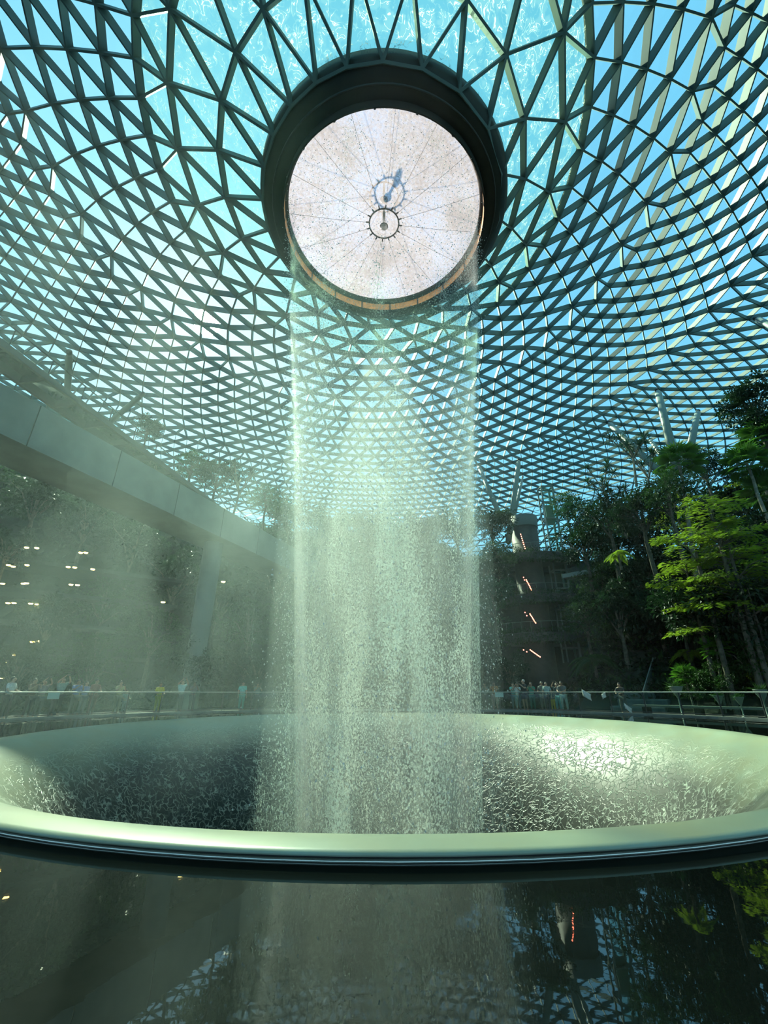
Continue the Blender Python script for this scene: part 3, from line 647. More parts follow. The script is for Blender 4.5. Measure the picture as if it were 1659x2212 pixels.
# ------------------------------------------------------------------ plants
UPV = Vector((0, 0, 1))
def broadleaf(seed, m, rad=2.2, flat=.8, clumps=26, per=120, ln=.26, name='tree'):
    r0 = random.Random(seed); root = empty(name, (0, 0, 0)); tr = MB(); cr = MB()
    tr.tube([(0, 0, -rad * 2.2), (.1, .05, -rad), (0, 0, 0)], [.16, .12, .07], 7)
    for i in range(clumps):
        d = rdir(r0, .35); c = Vector((d.x * rad, d.y * rad, d.z * rad * flat)) * r0.uniform(.45, 1.0); cr_ = rad * r0.uniform(.24, .42)
        if i % 3 == 0: tr.tube([(0, 0, -rad * .7), c * .5 + Vector((0, 0, -.2)), c], [.06, .04, .02], 5)
        for j in range(per):
            q = rdir(r0, .3); p = c + Vector((q.x, q.y, q.z * .6)) * cr_ * r0.uniform(.55, 1.05)
            dd = (q + rdir(r0, -.5) * .8).normalized(); leaf(cr, p, dd, (UPV + rdir(r0) * .5).normalized(), ln * r0.uniform(.7, 1.3), ln * .48)
    cr.build('crown', m, root); tr.build('trunk', M['bark'], root); return root
def layered(seed, m, rad=2.2, tiers=5, per=420, name='layered_tree'):
    """flat feathery sprays of foliage one above another"""
    r0 = random.Random(seed); root = empty(name, (0, 0, 0)); tr = MB(); cr = MB()
    tr.tube([(.3, 0, -11), (.05, 0, 0), (0, .05, rad * .6)], [.14, .08, .03], 7)
    for t in range(tiers):
        z = rad * (-.75 + 1.5 * t / (tiers - 1)); R_ = rad * (1.05 - .6 * abs(t - 1.2) / tiers) 
        for s_ in range(6):
            a = r0.uniform(0, 2 * PI); L_ = R_ * r0.uniform(.6, 1); d = Vector((math.cos(a), math.sin(a), r0.uniform(-.05, .25)))
            tr.tube([(0, 0, z - .3), d * L_ * .5 + Vector((0, 0, z)), d * L_ + Vector((0, 0, z - .1))], [.035, .022, .01], 5)
            sd = Vector((-d.y, d.x, 0))
            for j in range(per // 6):
                f = r0.uniform(.15, 1.05); w = L_ * .38 * math.sin(min(1, f) * PI * .85 + .25); sgn = r0.choice((-1, 1))
                p = d * L_ * f + sd * sgn * r0.uniform(0, w) + Vector((0, 0, z + r0.uniform(-.07, .07) - .22 * f * f))
                leaf(cr, p, (sd * sgn + d * .6 + Vector((0, 0, r0.uniform(-.5, .1)))).normalized(), UPV, r0.uniform(.16, .34), .09)
    cr.build('crown', m, root); tr.build('trunk', M['bark'], root); return root
def fan_palm(seed, m, rad=1.5, n=22, trunk=2.6, name='fan_palm'):
    r0 = random.Random(seed); root = empty(name, (0, 0, 0)); tr = MB()
    tr.tube([(.9, .2, -trunk * 3.4), (.25, 0, -trunk), (.05, .05, -trunk * .5), (0, 0, 0)], [.12, .11, .09, .10], 9); tr.build('trunk', M['bark_pale'], root)
    for i in range(n):
        fr = MB(); a = 2.4 * i; el = R(75 - 115 * i / n); d = Vector((math.cos(a) * math.cos(el), math.sin(a) * math.cos(el), math.sin(el)))
        st = d * rad * .5 + Vector((0, 0, -.08)); fr.tube([(0, 0, 0), d * rad * .28, st], [.022, .016, .012], 5)
        sd = d.cross(UPV)
        if sd.length < .1: sd = Vector((1, 0, 0))
        sd.normalize(); up = sd.cross(d)
        for j in range(18):
            t = R(-95 + 190 * j / 17); dd = (d * math.cos(t) + sd * math.sin(t) + up * .06 * math.cos(t)).normalized(); L_ = rad * (.55 + .12 * math.cos(t)) * r0.uniform(.92, 1.05)
            p0, p1 = st, st + dd * L_ * .6; p2 = p1 + (dd * .8 + Vector((0, 0, -.45))).normalized() * L_ * .42
            w = dd.cross(up).normalized() * .035
            fr.add([p0, p1 + w, p2, p1 - w], [(0, 1, 2), (0, 2, 3)])
        fr.build('frond', m, root)
    return root
def spiky(seed, m, heads=7, name='screw_pine', spread=1.4, ht=3.4):
    r0 = random.Random(seed); root = empty(name, (0, 0, 0)); tr = MB()
    tr.tube([(.3, 0, -ht), (.1, 0, -ht * .5), (0, 0, -.9)], [.10, .085, .07], 8)
    for h in range(heads):
        a = 2.4 * h + r0.uniform(-.3, .3); q = Vector((math.cos(a) * spread * r0.uniform(.25, 1), math.sin(a) * spread * r0.uniform(.25, 1), r0.uniform(-.5, 1.2)))
        tr.tube([(0, 0, -1.1), q * .55 + Vector((0, 0, -.45)), q], [.05, .045, .04], 6)
        hd = MB()
        for j in range(46):
            d = rdir(r0, .55); L_ = r0.uniform(.6, .95); sd = d.cross(UPV)
            if sd.length < .05: continue
            sd.normalize(); w = sd * .028; p1 = q + d * L_ * .6; p2 = p1 + (d + Vector((0, 0, -.8))).normalized() * L_ * .4
            hd.add([q + w * .6, q - w * .6, p1 - w, p1 + w, p2], [(0, 1, 2, 3), (3, 2, 4)])
        hd.build('leaf_head', m, root)
    tr.build('trunk', M['bark_pale'], root); return root
def fern(seed, m, rad=1.4, n=14, trunk=1.6, name='tree_fern'):
    r0 = random.Random(seed); root = empty(name, (0, 0, 0)); tr = MB()
    tr.tube([(0, 0, -trunk), (0, 0, 0)], [.10, .07], 8); tr.build('trunk', M['bark'], root)
    for i in range(n):
        fr = MB(); a = 2.4 * i; el = R(r0.uniform(20, 60)); pts = []
        for t in range(9):
            f = t / 8; rr = rad * f; pts.append(Vector((math.cos(a) * rr, math.sin(a) * rr, rad * (math.tan(el) * .5 * f - .95 * f * f))))
        fr.tube(pts, [.016 - .0015 * t for t in range(9)], 4)
        for t in range(34):
            f = .12 + .86 * t / 33; k = min(7, int(f * 8)); p = pts[k].lerp(pts[k + 1], f * 8 - k); d = (pts[k + 1] - pts[k]).normalized(); sd = d.cross(UPV).normalized()
            for sg in (-1, 1): leaf(fr, p, (sd * sg + d * .35 + Vector((0, 0, -.15))).normalized(), UPV, rad * .30 * math.sin(PI * min(1, f * .9 + .12)), .07)
        fr.build('frond', m, root)
    return root
protos = {'b0': broadleaf(1, leafB, 2.2), 'b1': broadleaf(2, leafA, 2.2, .7, 30, 110, .22), 'b2': broadleaf(3, leafE, 2.0, 1.0, 24, 130, .24), 'b3': broadleaf(4, leafC, 1.6, .6, 18, 110, .22),
          'l0': layered(5, leafC), 'l1': layered(6, leafC, 2.0, 4, 480), 'f0': fan_palm(7, leafD), 's0': spiky(8, leafE), 's1': spiky(9, leafB, 5), 't0': fern(10, leafA), 't1': fern(11, leafC)}
for p in protos.values(): remember(p)
KIND = {'b0': ('tree', 'dark broad-leaved tree'), 'b1': ('tree', 'mid-green broad-leaved tree'), 'b2': ('tree', 'blue-green bushy tree'), 'b3': ('shrub', 'bright yellow-green shrub'), 'l0': ('tree', 'yellow-green tree with flat feathery layers'),
        'l1': ('tree', 'yellow-green tree in four flat leafy tiers'), 'f0': ('palm', 'bright fan palm'), 's0': ('tree', 'spiky screw pine with sword leaves'), 's1': ('tree', 'small dark spiky screw pine'), 't0': ('fern', 'green tree fern'), 't1': ('fern', 'golden-leaved tree fern')}
used = set()
def plant(kind, px, py, y, sc, where, group=None):
    y0 = y; T = {'b': 4.2, 'l': 11.0, 'f': 8.0, 's': 3.2, 't': 1.6}[kind[0]] * sc
    if px > 1000 or y > 30:
        while y < 56:
            c = at(px, py, y=y)
            if math.hypot(c.x - BX, c.y - BY) > 20.3 and c.z - hill_h(c.x, c.y) <= T: break
            y += .25
        if y >= 56: print('NOFIT', kind, px, py); y = max(y0, 26)
        sc = sc * y / y0
    c = at(px, py, y=y); p = protos[kind]; lab = KIND[kind][1] + ' ' + where
    if kind in used: r = copy_tree(p, c, rnd.uniform(0, 6), sc, lab, group)
    else:
        used.add(kind); r = p; r.location = c; r.rotation_euler = (0, 0, rnd.uniform(0, 6)); r.scale = (sc,) * 3; r['label'] = lab
        if group: r['group'] = group
    r['category'] = KIND[kind][0]
    return r
PL = [
 ('b0', 1622, 872, 24, .85, 'at the upper right edge, dark against the blue lattice'),
 ('b0', 1668, 930, 23, .8, 'at the right frame edge just below the topmost dark crown'),
 ('f0', 1612, 1000, 20, .75, 'on the hillside below the topmost dark tree'),
 ('f0', 1652, 945, 20, .85, 'nearest the right frame edge under the topmost crown'),
 ('f0', 1655, 1060, 19, .8, 'at the right frame edge above the feathery tiers'),
 ('f0', 1466, 1000, 26, 1.05, 'standing out on its thin trunk against the lattice, highest on the slope'),
 ('b2', 1518, 1010, 28, .75, 'tucked right behind the high fan palm crown'),
 ('s0', 1362, 962, 28, 1.0, 'tallest of the spiky ones, bare trunk against the dome'),
 ('s0', 1298, 1035, 31, .95, 'left of the tallest spiky one on the ridge'),
 ('s1', 1395, 1010, 29, .9, 'leaning between the tallest spiky one and the fan palm'),
 ('s1', 1330, 1080, 30, .9, 'low under the tallest spiky one on the ridge'),
 ('b1', 1440, 1075, 26, .9, 'filling the ridge under the high fan palm'),
 ('b0', 1385, 1110, 28, 1.0, 'on the ridge between the spiky ones and the palm'),
 ('b0', 1310, 1120, 31, 1.0, 'on the ridge below the left spiky one'),
 ('b2', 1250, 1120, 36, .9, 'on the ridge just right of the lift shaft'),
 ('b1', 1222, 1090, 42, .7, 'rising thinly behind the lift shaft'),
 ('b0', 1062, 1135, 42, 1.05, 'left of the drum tower beside the falling water'),
 ('b0', 1045, 1230, 40, 1.1, 'below the rounded tree left of the drum tower'),
 ('b1', 1075, 1200, 40, .8, 'between the water edge and the drum itself'),
 ('b2', 1068, 1300, 38, 1.1, 'left of the second red light strip'),
 ('b1', 1070, 1390, 36, 1.0, 'left of the third red light strip'),
 ('b0', 1100, 1450, 35, .7, 'low behind the people at the railing'),
 ('b0', 1260, 1180, 34, 1.0, 'right of the highest balcony'),
 ('b2', 1335, 1180, 29, 1.0, 'in the middle of the slope under the ridge'),
 ('b0', 1410, 1170, 26, 1.0, 'in the shade under the ridge palm'),
 ('b1', 1300, 1260, 29, .8, 'over the right end of the hanging walkway'),
 ('b1', 1265, 1330, 31, .85, 'right of the third tower level'),
 ('b0', 1330, 1320, 27, .95, 'mid slope above the stone blocks'),
 ('b0', 1385, 1260, 25, .9, 'mid slope left of the feathery trees'),
 ('b2', 1415, 1310, 23, .75, 'pale-leaved in the middle of the right slope'),
 ('b0', 1500, 1130, 23, .95, 'between the ridge and the feathery tiers'),
 ('b0', 1580, 1110, 21, .95, 'dark behind the upper feathery tier'),
 ('b0', 1640, 1160, 20, .95, 'dark at the frame edge behind the feathery tiers'),
 ('b0', 1540, 1340, 21, .95, 'in deep shade under the feathery tiers'),
 ('b0', 1630, 1330, 20, 1.0, 'in deep shade at the right frame edge'),
 ('b0', 1470, 1330, 23, .85, 'in shade left under the feathery tiers'),
 ('b0', 1450, 1230, 24, .9, 'in shade left of the lower feathery tier'),
 ('b1', 1620, 1415, 20, .6, 'small and low at the right frame edge'),
 ('l0', 1555, 1165, 18, 1.0, 'the uppermost on the right slope'),
 ('l0', 1590, 1235, 17.5, .95, 'reaching right below the uppermost one'),
 ('l1', 1515, 1230, 18, 1.0, 'left under the uppermost one'),
 ('l1', 1500, 1290, 18, .85, 'the lowest on the right slope'),
 ('l1', 1460, 1105, 22, .7, 'small, right under the high fan palm'),
 ('l1', 1605, 1090, 18, .5, 'between the palms and the feathery tiers'),
 ('b3', 1548, 1295, 18, .4, 'small, under the lowest feathery tier'),
 ('t0', 1395, 1335, 22, 1.0, 'arching in the middle of the right slope'),
 ('t0', 1283, 1425, 26, 1.1, 'low behind the stone blocks'),
 ('t1', 1485, 1410, 18, .55, 'small, right above the stairs'),
 ('t0', 1440, 1345, 21, .9, 'beside the arching one, nearer the stairs'),
 ('t1', 1335, 1195, 27, .7, 'high in the middle slope'),
 ('s1', 1575, 1360, 17.5, .6, 'in the shade right of the stairs'),
 ('f0', 1480, 1460, 18.5, .35, 'dwarf, beside the stair head'),
 ('f0', 1545, 1400, 19, .4, 'dwarf, right of the stairs in shade'),
 ('b3', 1640, 1446, 17.6, .35, 'low clipped, at the foot of the slope by the frame edge'),
 ('b1', 1560, 1465, 17.6, .38, 'low, at the foot of the slope right of the stairs'),
 ('b1', 1500, 1482, 17.8, .34, 'low, at the foot of the slope beside the stairs'),
 # beyond the water and on the left
 ('b0', 985, 1140, 46, 1.2, 'seen through the right edge of the falling water'),
 ('b0', 905, 1150, 47, 1.2, 'seen through the falling water right of its middle'),
 ('b1', 830, 1150, 48, 1.2, 'seen through the middle of the falling water'),
 ('b0', 760, 1145, 47, 1.2, 'seen through the falling water left of its middle'),
 ('b0', 690, 1140, 46, 1.2, 'seen through the left edge of the falling water'),
 ('b0', 625, 1125, 45, 1.15, 'just left of the falling water above the viaduct end'),
 ('b1', 575, 1080, 44, 1.0, 'over the far end of the viaduct'),
 ('s1', 520, 1045, 42, 1.3, 'over the viaduct between two bushy crowns'),
 ('b0', 470, 1030, 42, 1.0, 'over the viaduct right of its pier'),
 ('b1', 415, 1005, 41, .85, 'over the viaduct above its pier'),
 ('b0', 320, 925, 38, .7, 'small, beside the far end of the footbridge'),
 ('b0', 950, 1290, 42, 1.3, 'low behind the right half of the falling water'),
 ('b0', 830, 1300, 42, 1.3, 'low behind the middle of the falling water'),
 ('b0', 710, 1300, 42, 1.3, 'low behind the left half of the falling water'),
 ('b0', 600, 1260, 40, 1.3, 'under the far viaduct end left of the water'),
 ('b1', 540, 1350, 37, 1.2, 'between the pier and the falling water'),
 ('b0', 470, 1300, 37, 1.3, 'right behind the viaduct pier'),
 ('b0', 380, 1250, 35, 1.3, 'left behind the viaduct pier'),
 ('b1', 330, 1370, 34, 1.1, 'low left of the viaduct pier'),
 ('b0', 290, 1180, 33, 1.2, 'under the viaduct in the mist'),
 ('b0', 190, 1130, 32, 1.1, 'under the near half of the viaduct'),
 ('b1', 230, 1300, 31, 1.0, 'in front of the dark building by its right lamps'),
 ('b0', 80, 1080, 30, 1.1, 'at the left frame edge under the viaduct'),
 ('b0', 110, 1340, 29, .9, 'in front of the dark building among its lamps'),
 ('b0', 20, 1180, 28.5, .8, 'at the left frame edge above the lamps'),
 ('b0', 40, 1440, 27, .8, 'low at the left frame edge behind the people'),
 ('b1', 200, 1430, 29, .9, 'low behind the people on the left'),
 ('b0', 430, 1440, 33, 1.1, 'low behind the pier foot'),
 ('b0', 560, 1450, 35, 1.0, 'low behind the people left of the water'),
 ('b0', 700, 1440, 37, 1.1, 'low behind the water at its left'),
 ('b0', 850, 1440, 38, 1.2, 'low behind the middle of the water'),
 ('b0', 980, 1430, 37, 1.1, 'low behind the water at its right')]
for a in PL: plant(*a)
# ground cover: too much to count
def cover(name, n, a0, a1, r1, r2, m, sz, seed, label):
    r0 = random.Random(seed); b = MB()
    for i in range(n):
        a = R(r0.uniform(a0, a1)); r = r1 + (r2 - r1) * r0.random() ** 1.1; x, y = BX + r * math.sin(a), BY + r * math.cos(a)
        h = hill_h(x, y) + .6 * r0.random() ** 2 * (1.4 + math.sin(x * 1.3 + seed) * math.sin(y * 1.1)) 
        d = rdir(r0, .1); s_ = sz * r0.uniform(.6, 1.5); leaf(b, Vector((x, y, h)), d, UPV, s_, s_ * .4)
    tag(b.build(name, m), label, 'undergrowth', kind='stuff')
cover('undergrowth', 42000, 18, 112, 21.5, 44, leafB, .38, 1, 'dense dark undergrowth covering the right hillside')
cover('undergrowth', 16000, 10, 112, 21.5, 42, leafA, .36, 2, 'brighter leafy ground cover scattered over the right hillside')
cover('undergrowth', 26000, -100, 20, 24, 50, leafB, .55, 3, 'dark undergrowth on the far and left hillside behind the mist')

# ------------------------------------------------------------------ things on the deck
def on_deck(px, r):
    t = (px - 829.5) / (FPX * CP + 388 * SP); y = 1.0
    lo, hi = 10.0, 40.0
    for _ in range(40):
        y = (lo + hi) / 2
        if math.hypot(t * y - BX, y - BY) < r: lo = y
        else: hi = y
    return Vector((t * y, y, 0))
skin_m = [mat('skin_light', (.42, .26, .18), .6), mat('skin_tan', (.28, .16, .10), .6), mat('skin_brown', (.14, .08, .05), .6)]
hair_m = [mat('hair_black', (.010, .009, .008), .5), mat('hair_brown', (.04, .022, .012), .5)]
cloth = {}
def cm(c):
    if c not in cloth: cloth[c] = mat('cloth_%d' % len(cloth), c, .85, var=.15, scale=9, bump=.3)
    return cloth[c]
def skinned(name, V, E, Rr, m, parent, sub=1):
    me = bpy.data.meshes.new(name); me.from_pydata(V, E, []); me.materials.append(m); o = bpy.data.objects.new(name, me); COL.objects.link(o); o.parent = parent
    me.skin_vertices.new() if hasattr(me.skin_vertices, 'new') and not me.skin_vertices else None
    md = o.modifiers.new('skin', 'SKIN'); md.use_smooth_shade = True
    if not me.skin_vertices:
        bpy.context.view_layer.objects.active = o
    for i, sv in enumerate(me.skin_vertices[0].data):
        sv.radius = Rr[i] if isinstance(Rr[i], tuple) else (Rr[i], Rr[i])
        sv.use_root = (i == 0)
    sd = o.modifiers.new('sub', 'SUBSURF'); sd.levels = sub; sd.render_levels = sub
    return o
def person(px, r, face, ht, shirt, trousers, label, pose='phone', hair=0, skin=0, short=False, skirt=False, cap=None, bag=None, turn=0.0):
    p = on_deck(px, r); root = empty('person', p, label=label, cat='person')
    root.rotation_euler = (0, 0, math.atan2(BY - p.y, BX - p.x) + PI / 2 + turn); k = ht / 1.70; root.scale = (k,) * 3     # local -Y looks at the falling water
    V, E, Rr = [], [], []
    def add(v, rad, par=None):
        V.append(v); Rr.append(rad)
        if par is not None: E.append((par, len(V) - 1))
        return len(V) - 1
    pel = add((0, 0, .93), (.15, .115)); ab = add((0, .01, 1.08), (.13, .10), pel); ch = add((0, .015, 1.28), (.155, .115), ab); sh = add((0, .02, 1.40), (.11, .08), ch)
    nk = add((0, .005, 1.475), .05, sh); hd = add((0, -.015, 1.56), (.080, .100), nk); ht_ = add((0, -.01, 1.645), (.068, .085), hd)
    arms, legs = [], []
    for s_ in (-1, 1):
        shd = add((s_ * .17, .02, 1.385), .055, sh)
        if pose == 'phone': el, wr = (s_ * .24, -.16, 1.20), (s_ * .07, -.36, 1.42)
        elif pose == 'rail': el, wr = (s_ * .25, -.05, 1.13), (s_ * .17, -.30, 1.09)
        elif pose == 'up': el, wr = (s_ * .26, -.12, 1.50), (s_ * .10, -.25, 1.72)
        elif pose == 'lean': el, wr = (s_ * .24, -.20, 1.16), (s_ * .12, -.42, 1.10)
        else: el, wr = (s_ * .245, .03, 1.12), (s_ * .25, -.05, .88)
        e = add(el, .042, shd); w_ = add(wr, .027, e); arms.append((shd, e, w_))
        d = (Vector(wr) - Vector(el)).normalized(); pa = Vector(wr) + d * .07; pv = add(tuple(pa), (.036, .018), w_); side = d.cross(Vector((0, 0, 1)));
        side = side.normalized() if side.length > .1 else Vector((0, 1, 0)); dn = side.cross(d)
        for f, (off, ln) in enumerate(((-.030, .062), (-.010, .072), (.010, .068), (.030, .054))):
            a_ = pa + side * off + d * .02; f1 = add(tuple(a_ + d * ln * .5), .009, pv); add(tuple(a_ + d * ln * .85 - dn * ln * .35), .008, f1)
        th = Vector(wr) + d * .035 + side * (.042 * s_); add(tuple(th + d * .02), .010, w_)
    for s_ in (-1, 1):
        st = .03 if pose == 'lean' else 0
        hip = add((s_ * .09, 0, .88), .095, pel); kn = add((s_ * (.10 + st), -.02, .50), .06, hip); an = add((s_ * (.11 + st), .03, .09), .038, kn); to = add((s_ * (.125 + st), -.12, .035), (.042, .03), an); legs.append((hip, kn, an, to))
    if pose == 'lean':
        for i in range(len(V)):
            x, y, z = V[i]
            if z > .9 : V[i] = (x, y - (z - .9) * .28, z - (z - .9) * .05)
    body = skinned('body', V, E, Rr, skin_m[skin], root)
    # clothes: a little outside the body
    def cl(name, ids, pairs, gro, m, ends=None):
        mp = {q: i for i, q in enumerate(ids)}; vv = [V[q] for q in ids]; rr = [tuple(c + gro for c in (Rr[q] if isinstance(Rr[q], tuple) else (Rr[q],) * 2)) for q in ids]
        for q, v_, r_ in (ends or []): vv.append(v_); rr.append((r_, r_))
        ee = [(mp[a], mp[b_]) for a, b_ in pairs] + [(mp[q], len(ids) + i) for i, (q, v_, r_) in enumerate(ends or [])]
        return skinned(name, vv, ee, rr, m, root)
    ids = [ch, ab, pel, sh]; pairs = [(ch, ab), (ab, pel), (ch, sh)]; ends = []
    for shd, e, w_ in arms:
        ids += [shd]; pairs += [(sh, shd)]
        mid = tuple(Vector(V[shd]).lerp(Vector(V[e]), .8)); ends.append((shd, mid, .058))
    cl('shirt', ids, pairs, .018, cm(shirt), ends)
    if skirt:
        b = MB(); b.lathe([(.15, .96), (.19, .80), (.25, .50), (.28, .38), (.26, .38), (.14, .94)], 20); b.build('skirt', cm(trousers), root, True)
    else:
        ids = [pel]; pairs = []; ends = []
        for hip, kn, an, to in legs:
            if short: ids += [hip]; pairs += [(pel, hip)]; ends.append((hip, tuple(Vector(V[hip]).lerp(Vector(V[kn]), .75)), .085))
            else: ids += [hip, kn]; pairs += [(pel, hip), (hip, kn)]; ends.append((kn, tuple(Vector(V[kn]).lerp(Vector(V[an]), .88)), .055))
        cl('trousers', ids, pairs, .014, cm(trousers), ends)
    for hip, kn, an, to in legs:
        b = MB(); x, y, z = V[an]; b.sphere((x * 1.02, y - .07, .045), .05, 10, (1.0, 2.6, .95)); b.build('shoe', cm((.03, .03, .03) if not short else (.5, .5, .48)), root, True)
    hx, hy, hz_ = V[hd]
    b = MB(); b.sphere((hx, hy + .050, hz_ + .045), .092, 14, (.92, .95, 1.0))
    if hair == 1 or skirt: b.sphere((hx, hy + .075, hz_ - .06), .075, 10, (.95, .6, 1.9))
    b.build('hair', cm(cap) if cap else hair_m[hair], root, True)
    b = MB(); b.sphere((hx, hy - .098, hz_ + .0), .016, 8, (.8, 1.2, 1.3)); 
    for s_ in (-1, 1): b.sphere((hx + s_ * .078, hy, hz_), .022, 8, (.5, .9, 1.2))
    b.build('nose_and_ears', skin_m[skin], root, True)
    b = MB()
    for s_ in (-1, 1): b.sphere((hx + s_ * .03, hy - .083, hz_ + .022), .010, 8)
    b.build('eyes', hair_m[0], root)
    b = MB(); b.sphere((hx, hy - .088, hz_ - .042), .016, 8, (1.5, .6, .35)); b.build('mouth', mat('lips', (.3, .1, .08)) if 'lips' not in bpy.data.materials else bpy.data.materials['lips'], root)
    if pose in ('phone', 'up'):
        w1, w2 = Vector(V[arms[0][2]]), Vector(V[arms[1][2]]); c = (w1 + w2) / 2 + Vector((0, -.07, .07))
        b = MB(); b.box(c.x - .075, c.x + .075, c.y - .006, c.y + .006, c.z - .038, c.z + .038)
        ph = b.build('phone', M['steel_dark']); ph.parent = None; ph.matrix_world = Matrix.Translation(p) @ Matrix.Rotation(root.rotation_euler[2], 4, 'Z') @ Matrix.Scale(k, 4)
        tag(ph, 'phone held up by the ' + label.replace('person in', 'person in')[:200], 'phone')
        ph['label'] = ' '.join(('dark phone held by ' + label).split()[:15])
    if bag:
        b = MB(); b.box(-.14, .14, .12, .26, 1.02, 1.40); bg_ = b.build('backpack', cm(bag)); bg_.matrix_world = Matrix.Translation(p) @ Matrix.Rotation(root.rotation_euler[2], 4, 'Z') @ Matrix.Scale(k, 4)
        md = bg_.modifiers.new('bev', 'BEVEL'); md.width = .04; md.segments = 3
        tag(bg_, ' '.join(('dark backpack worn by ' + label).split()[:15]), 'backpack')
    return root
W_, K_ = (.62, .64, .60), (.02, .02, .022)
person(22, 16.95, 0, 1.72, W_, K_, 'person in white shirt and backpack at the left end of the railing', 'rail', 0, 0, bag=(.03, .03, .035), turn=.4)
person(70, 17.3, 0, 1.68, (.12, .06, .04), K_, 'person in dark red top beside the white-shirted backpacker', 'phone', 0, 1)
person(92, 17.1, 0, 1.62, (.25, .20, .20), (.12, .12, .12), 'person in dusty grey top left of the notice board', 'up', 1, 0)
person(131, 17.6, 0, 1.75, (.20, .30, .28), K_, 'tall person in grey-green top behind the left notice board', 'up', 0, 0)
person(165, 17.2, 0, 1.66, (.16, .20, .42), (.20, .16, .14), 'person in blue shirt right of the left notice board', 'phone', 0, 1)
person(184, 17.5, 0, 1.60, (.22, .26, .5), (.2, .2, .22), 'person in paler blue shirt next to the blue-shirted one', 'stand', 1, 0)
person(205, 17.1, 0, 1.70, (.25, .09, .08), (.14, .05, .05), 'person in rust red clothes left of the seated pale one', 'rail', 0, 1)
person(258, 17.4, 0, 1.64, (.40, .36, .20), (.2, .18, .12), 'person in sand coloured shirt between rust red and yellow', 'phone', 0, 0)
person(275, 17.0, 0, 1.20, (.30, .36, .36), (.2, .25, .28), 'small child in pale grey at the railing on the left', 'rail', 0, 0)
person(345, 17.0, 0, 1.58, (.62, .52, .06), (.5, .4, .06), 'person in yellow top and yellow trousers at the railing', 'rail', 1, 0)
person(392, 17.3, 0, 1.74, (.45, .66, .64), (.12, .12, .13), 'person in pale aqua shirt near the foot of the viaduct pier', 'up', 0, 0)
person(418, 17.6, 0, 1.66, (.20, .15, .16), (.1, .1, .1), 'person in mauve top right of the pale aqua shirt', 'phone', 1, 1)
person(524, 17.1, 0, 1.70, (.16, .55, .50), (.14, .45, .42), 'person in long teal shirt alone left of the falling water', 'stand', 0, 0)
person(556, 17.4, 0, 1.64, (.12, .16, .15), K_, 'person in dark clothes closest to the water on its left', 'phone', 0, 1)
person(1047, 17.5, 0, 1.66, (.10, .12, .10), K_, 'person in dark green half hidden by the right edge of the water', 'phone', 0, 1)
person(1068, 17.1, 0, 1.70, (.38, .15, .03), (.45, .26, .22), 'person in rust orange top and pink trousers right of the water', 'phone', 1, 1)
person(1109, 17.2, 0, 1.64, (.20, .52, .46), (.10, .18, .22), 'person in aqua shirt and dark jeans beside the capped one', 'phone', 1, 0, turn=.5)
person(1117, 16.9, 0, 1.62, (.55, .60, .58), (.14, .26, .28), 'person in white shirt and blue trousers beside the capped one', 'phone', 0, 1)
person(1132, 17.0, 0, 1.82, K_, K_, 'tall person in black with pale cap and bare shins', 'phone', 0, 0, short=True, cap=(.6, .55, .5), turn=-.5)
person(1148, 17.2, 0, 1.66, (.03, .26, .17), (.03, .14, .10), 'person in green top right of the tall black-clad one', 'phone', 1, 1)
person(1171, 17.4, 0, 1.70, (.16, .17, .15), (.2, .19, .16), 'person in olive grey with hands at the railing', 'rail', 0, 1)
person(1181, 17.0, 0, 1.66, (.30, .42, .40), (.03, .03, .03), 'person in grey-blue top and black trousers by the yellow child', 'stand', 0, 0)
person(1191, 17.2, 0, 1.22, (.10, .10, .10), (.62, .42, .03), 'small child in bright yellow trousers at the right railing', 'rail', 0, 1)
person(1203, 17.5, 0, 1.60, (.04, .08, .09), (.10, .34, .36), 'person in black top and teal trousers beside the yellow child', 'up', 1, 0)
person(1216, 16.95, 0, 1.72, (.12, .14, .14), (.42, .46, .44), 'person in pale trousers leaning forward over the right railing', 'lean', 0, 1)
person(1342, 17.1, 0, 1.60, (.03, .03, .03), (.12, .12, .11), 'person in black crouching over the railing near the stairs', 'lean', 0, 1)
# notice boards on the rail
for px, lab, tl in ((118, 'small pale notice board on the left railing among the people', .05), (1078, 'small pale green notice board on the railing right of the water', 0.0)):
    p = on_deck(px, 16.35); nb = empty('notice_board', p, rz=math.atan2(BY - p.y, BX - p.x) + PI / 2 + tl, label=lab, cat='sign')
    b = MB(); b.box(-.25, .25, -.02, .0, .80, 1.06); b.build('panel', mat('board_pale', (.42, .60, .52), .5), nb)
    b = MB(); b.box(-.02, .02, 0, .03, 0, .98); b.build('post', M['steel_dark'], nb)
# draped white towels / papers by the right railing
for px, zz, sz, lab in ((1266, .92, .34, 'crumpled white cloth hanging over the railing right of the crowd'), (1303, .90, .26, 'white sheet of paper fixed at a slant to the right railing'), (1350, .30, .25, 'pale leaf-shaped scrap low on the railing near the crouching person')):
    p = on_deck(px, 16.38); b = MB(); n = 6; r0 = random.Random(px)
    for i in range(n + 1):
        for j in range(n + 1):
            b.v.append(((i / n - .5) * sz * (1.25 if px != 1303 else .8), .03 * math.sin(i * 1.3 + j), (j / n - .5) * sz + .12 * (i / n - .5) * (1 if px == 1303 else -2) + .02 * r0.random()))
    for i in range(n):
        for j in range(n): k = i * (n + 1) + j; b.f.append((k, k + 1, k + n + 2, k + n + 1)); b.m.append(0)
    o = b.build('cloth' if px != 1303 else 'paper_sheet', mat('white_cloth', (.6, .62, .56), .8), smooth=True, loc=(p.x, p.y, zz)); o.rotation_euler = (0, 0, math.atan2(BY - p.y, BX - p.x) + PI / 2)
    md = o.modifiers.new('thick', 'SOLIDIFY'); md.thickness = .008
    tag(o, lab, 'cloth' if px != 1303 else 'paper')
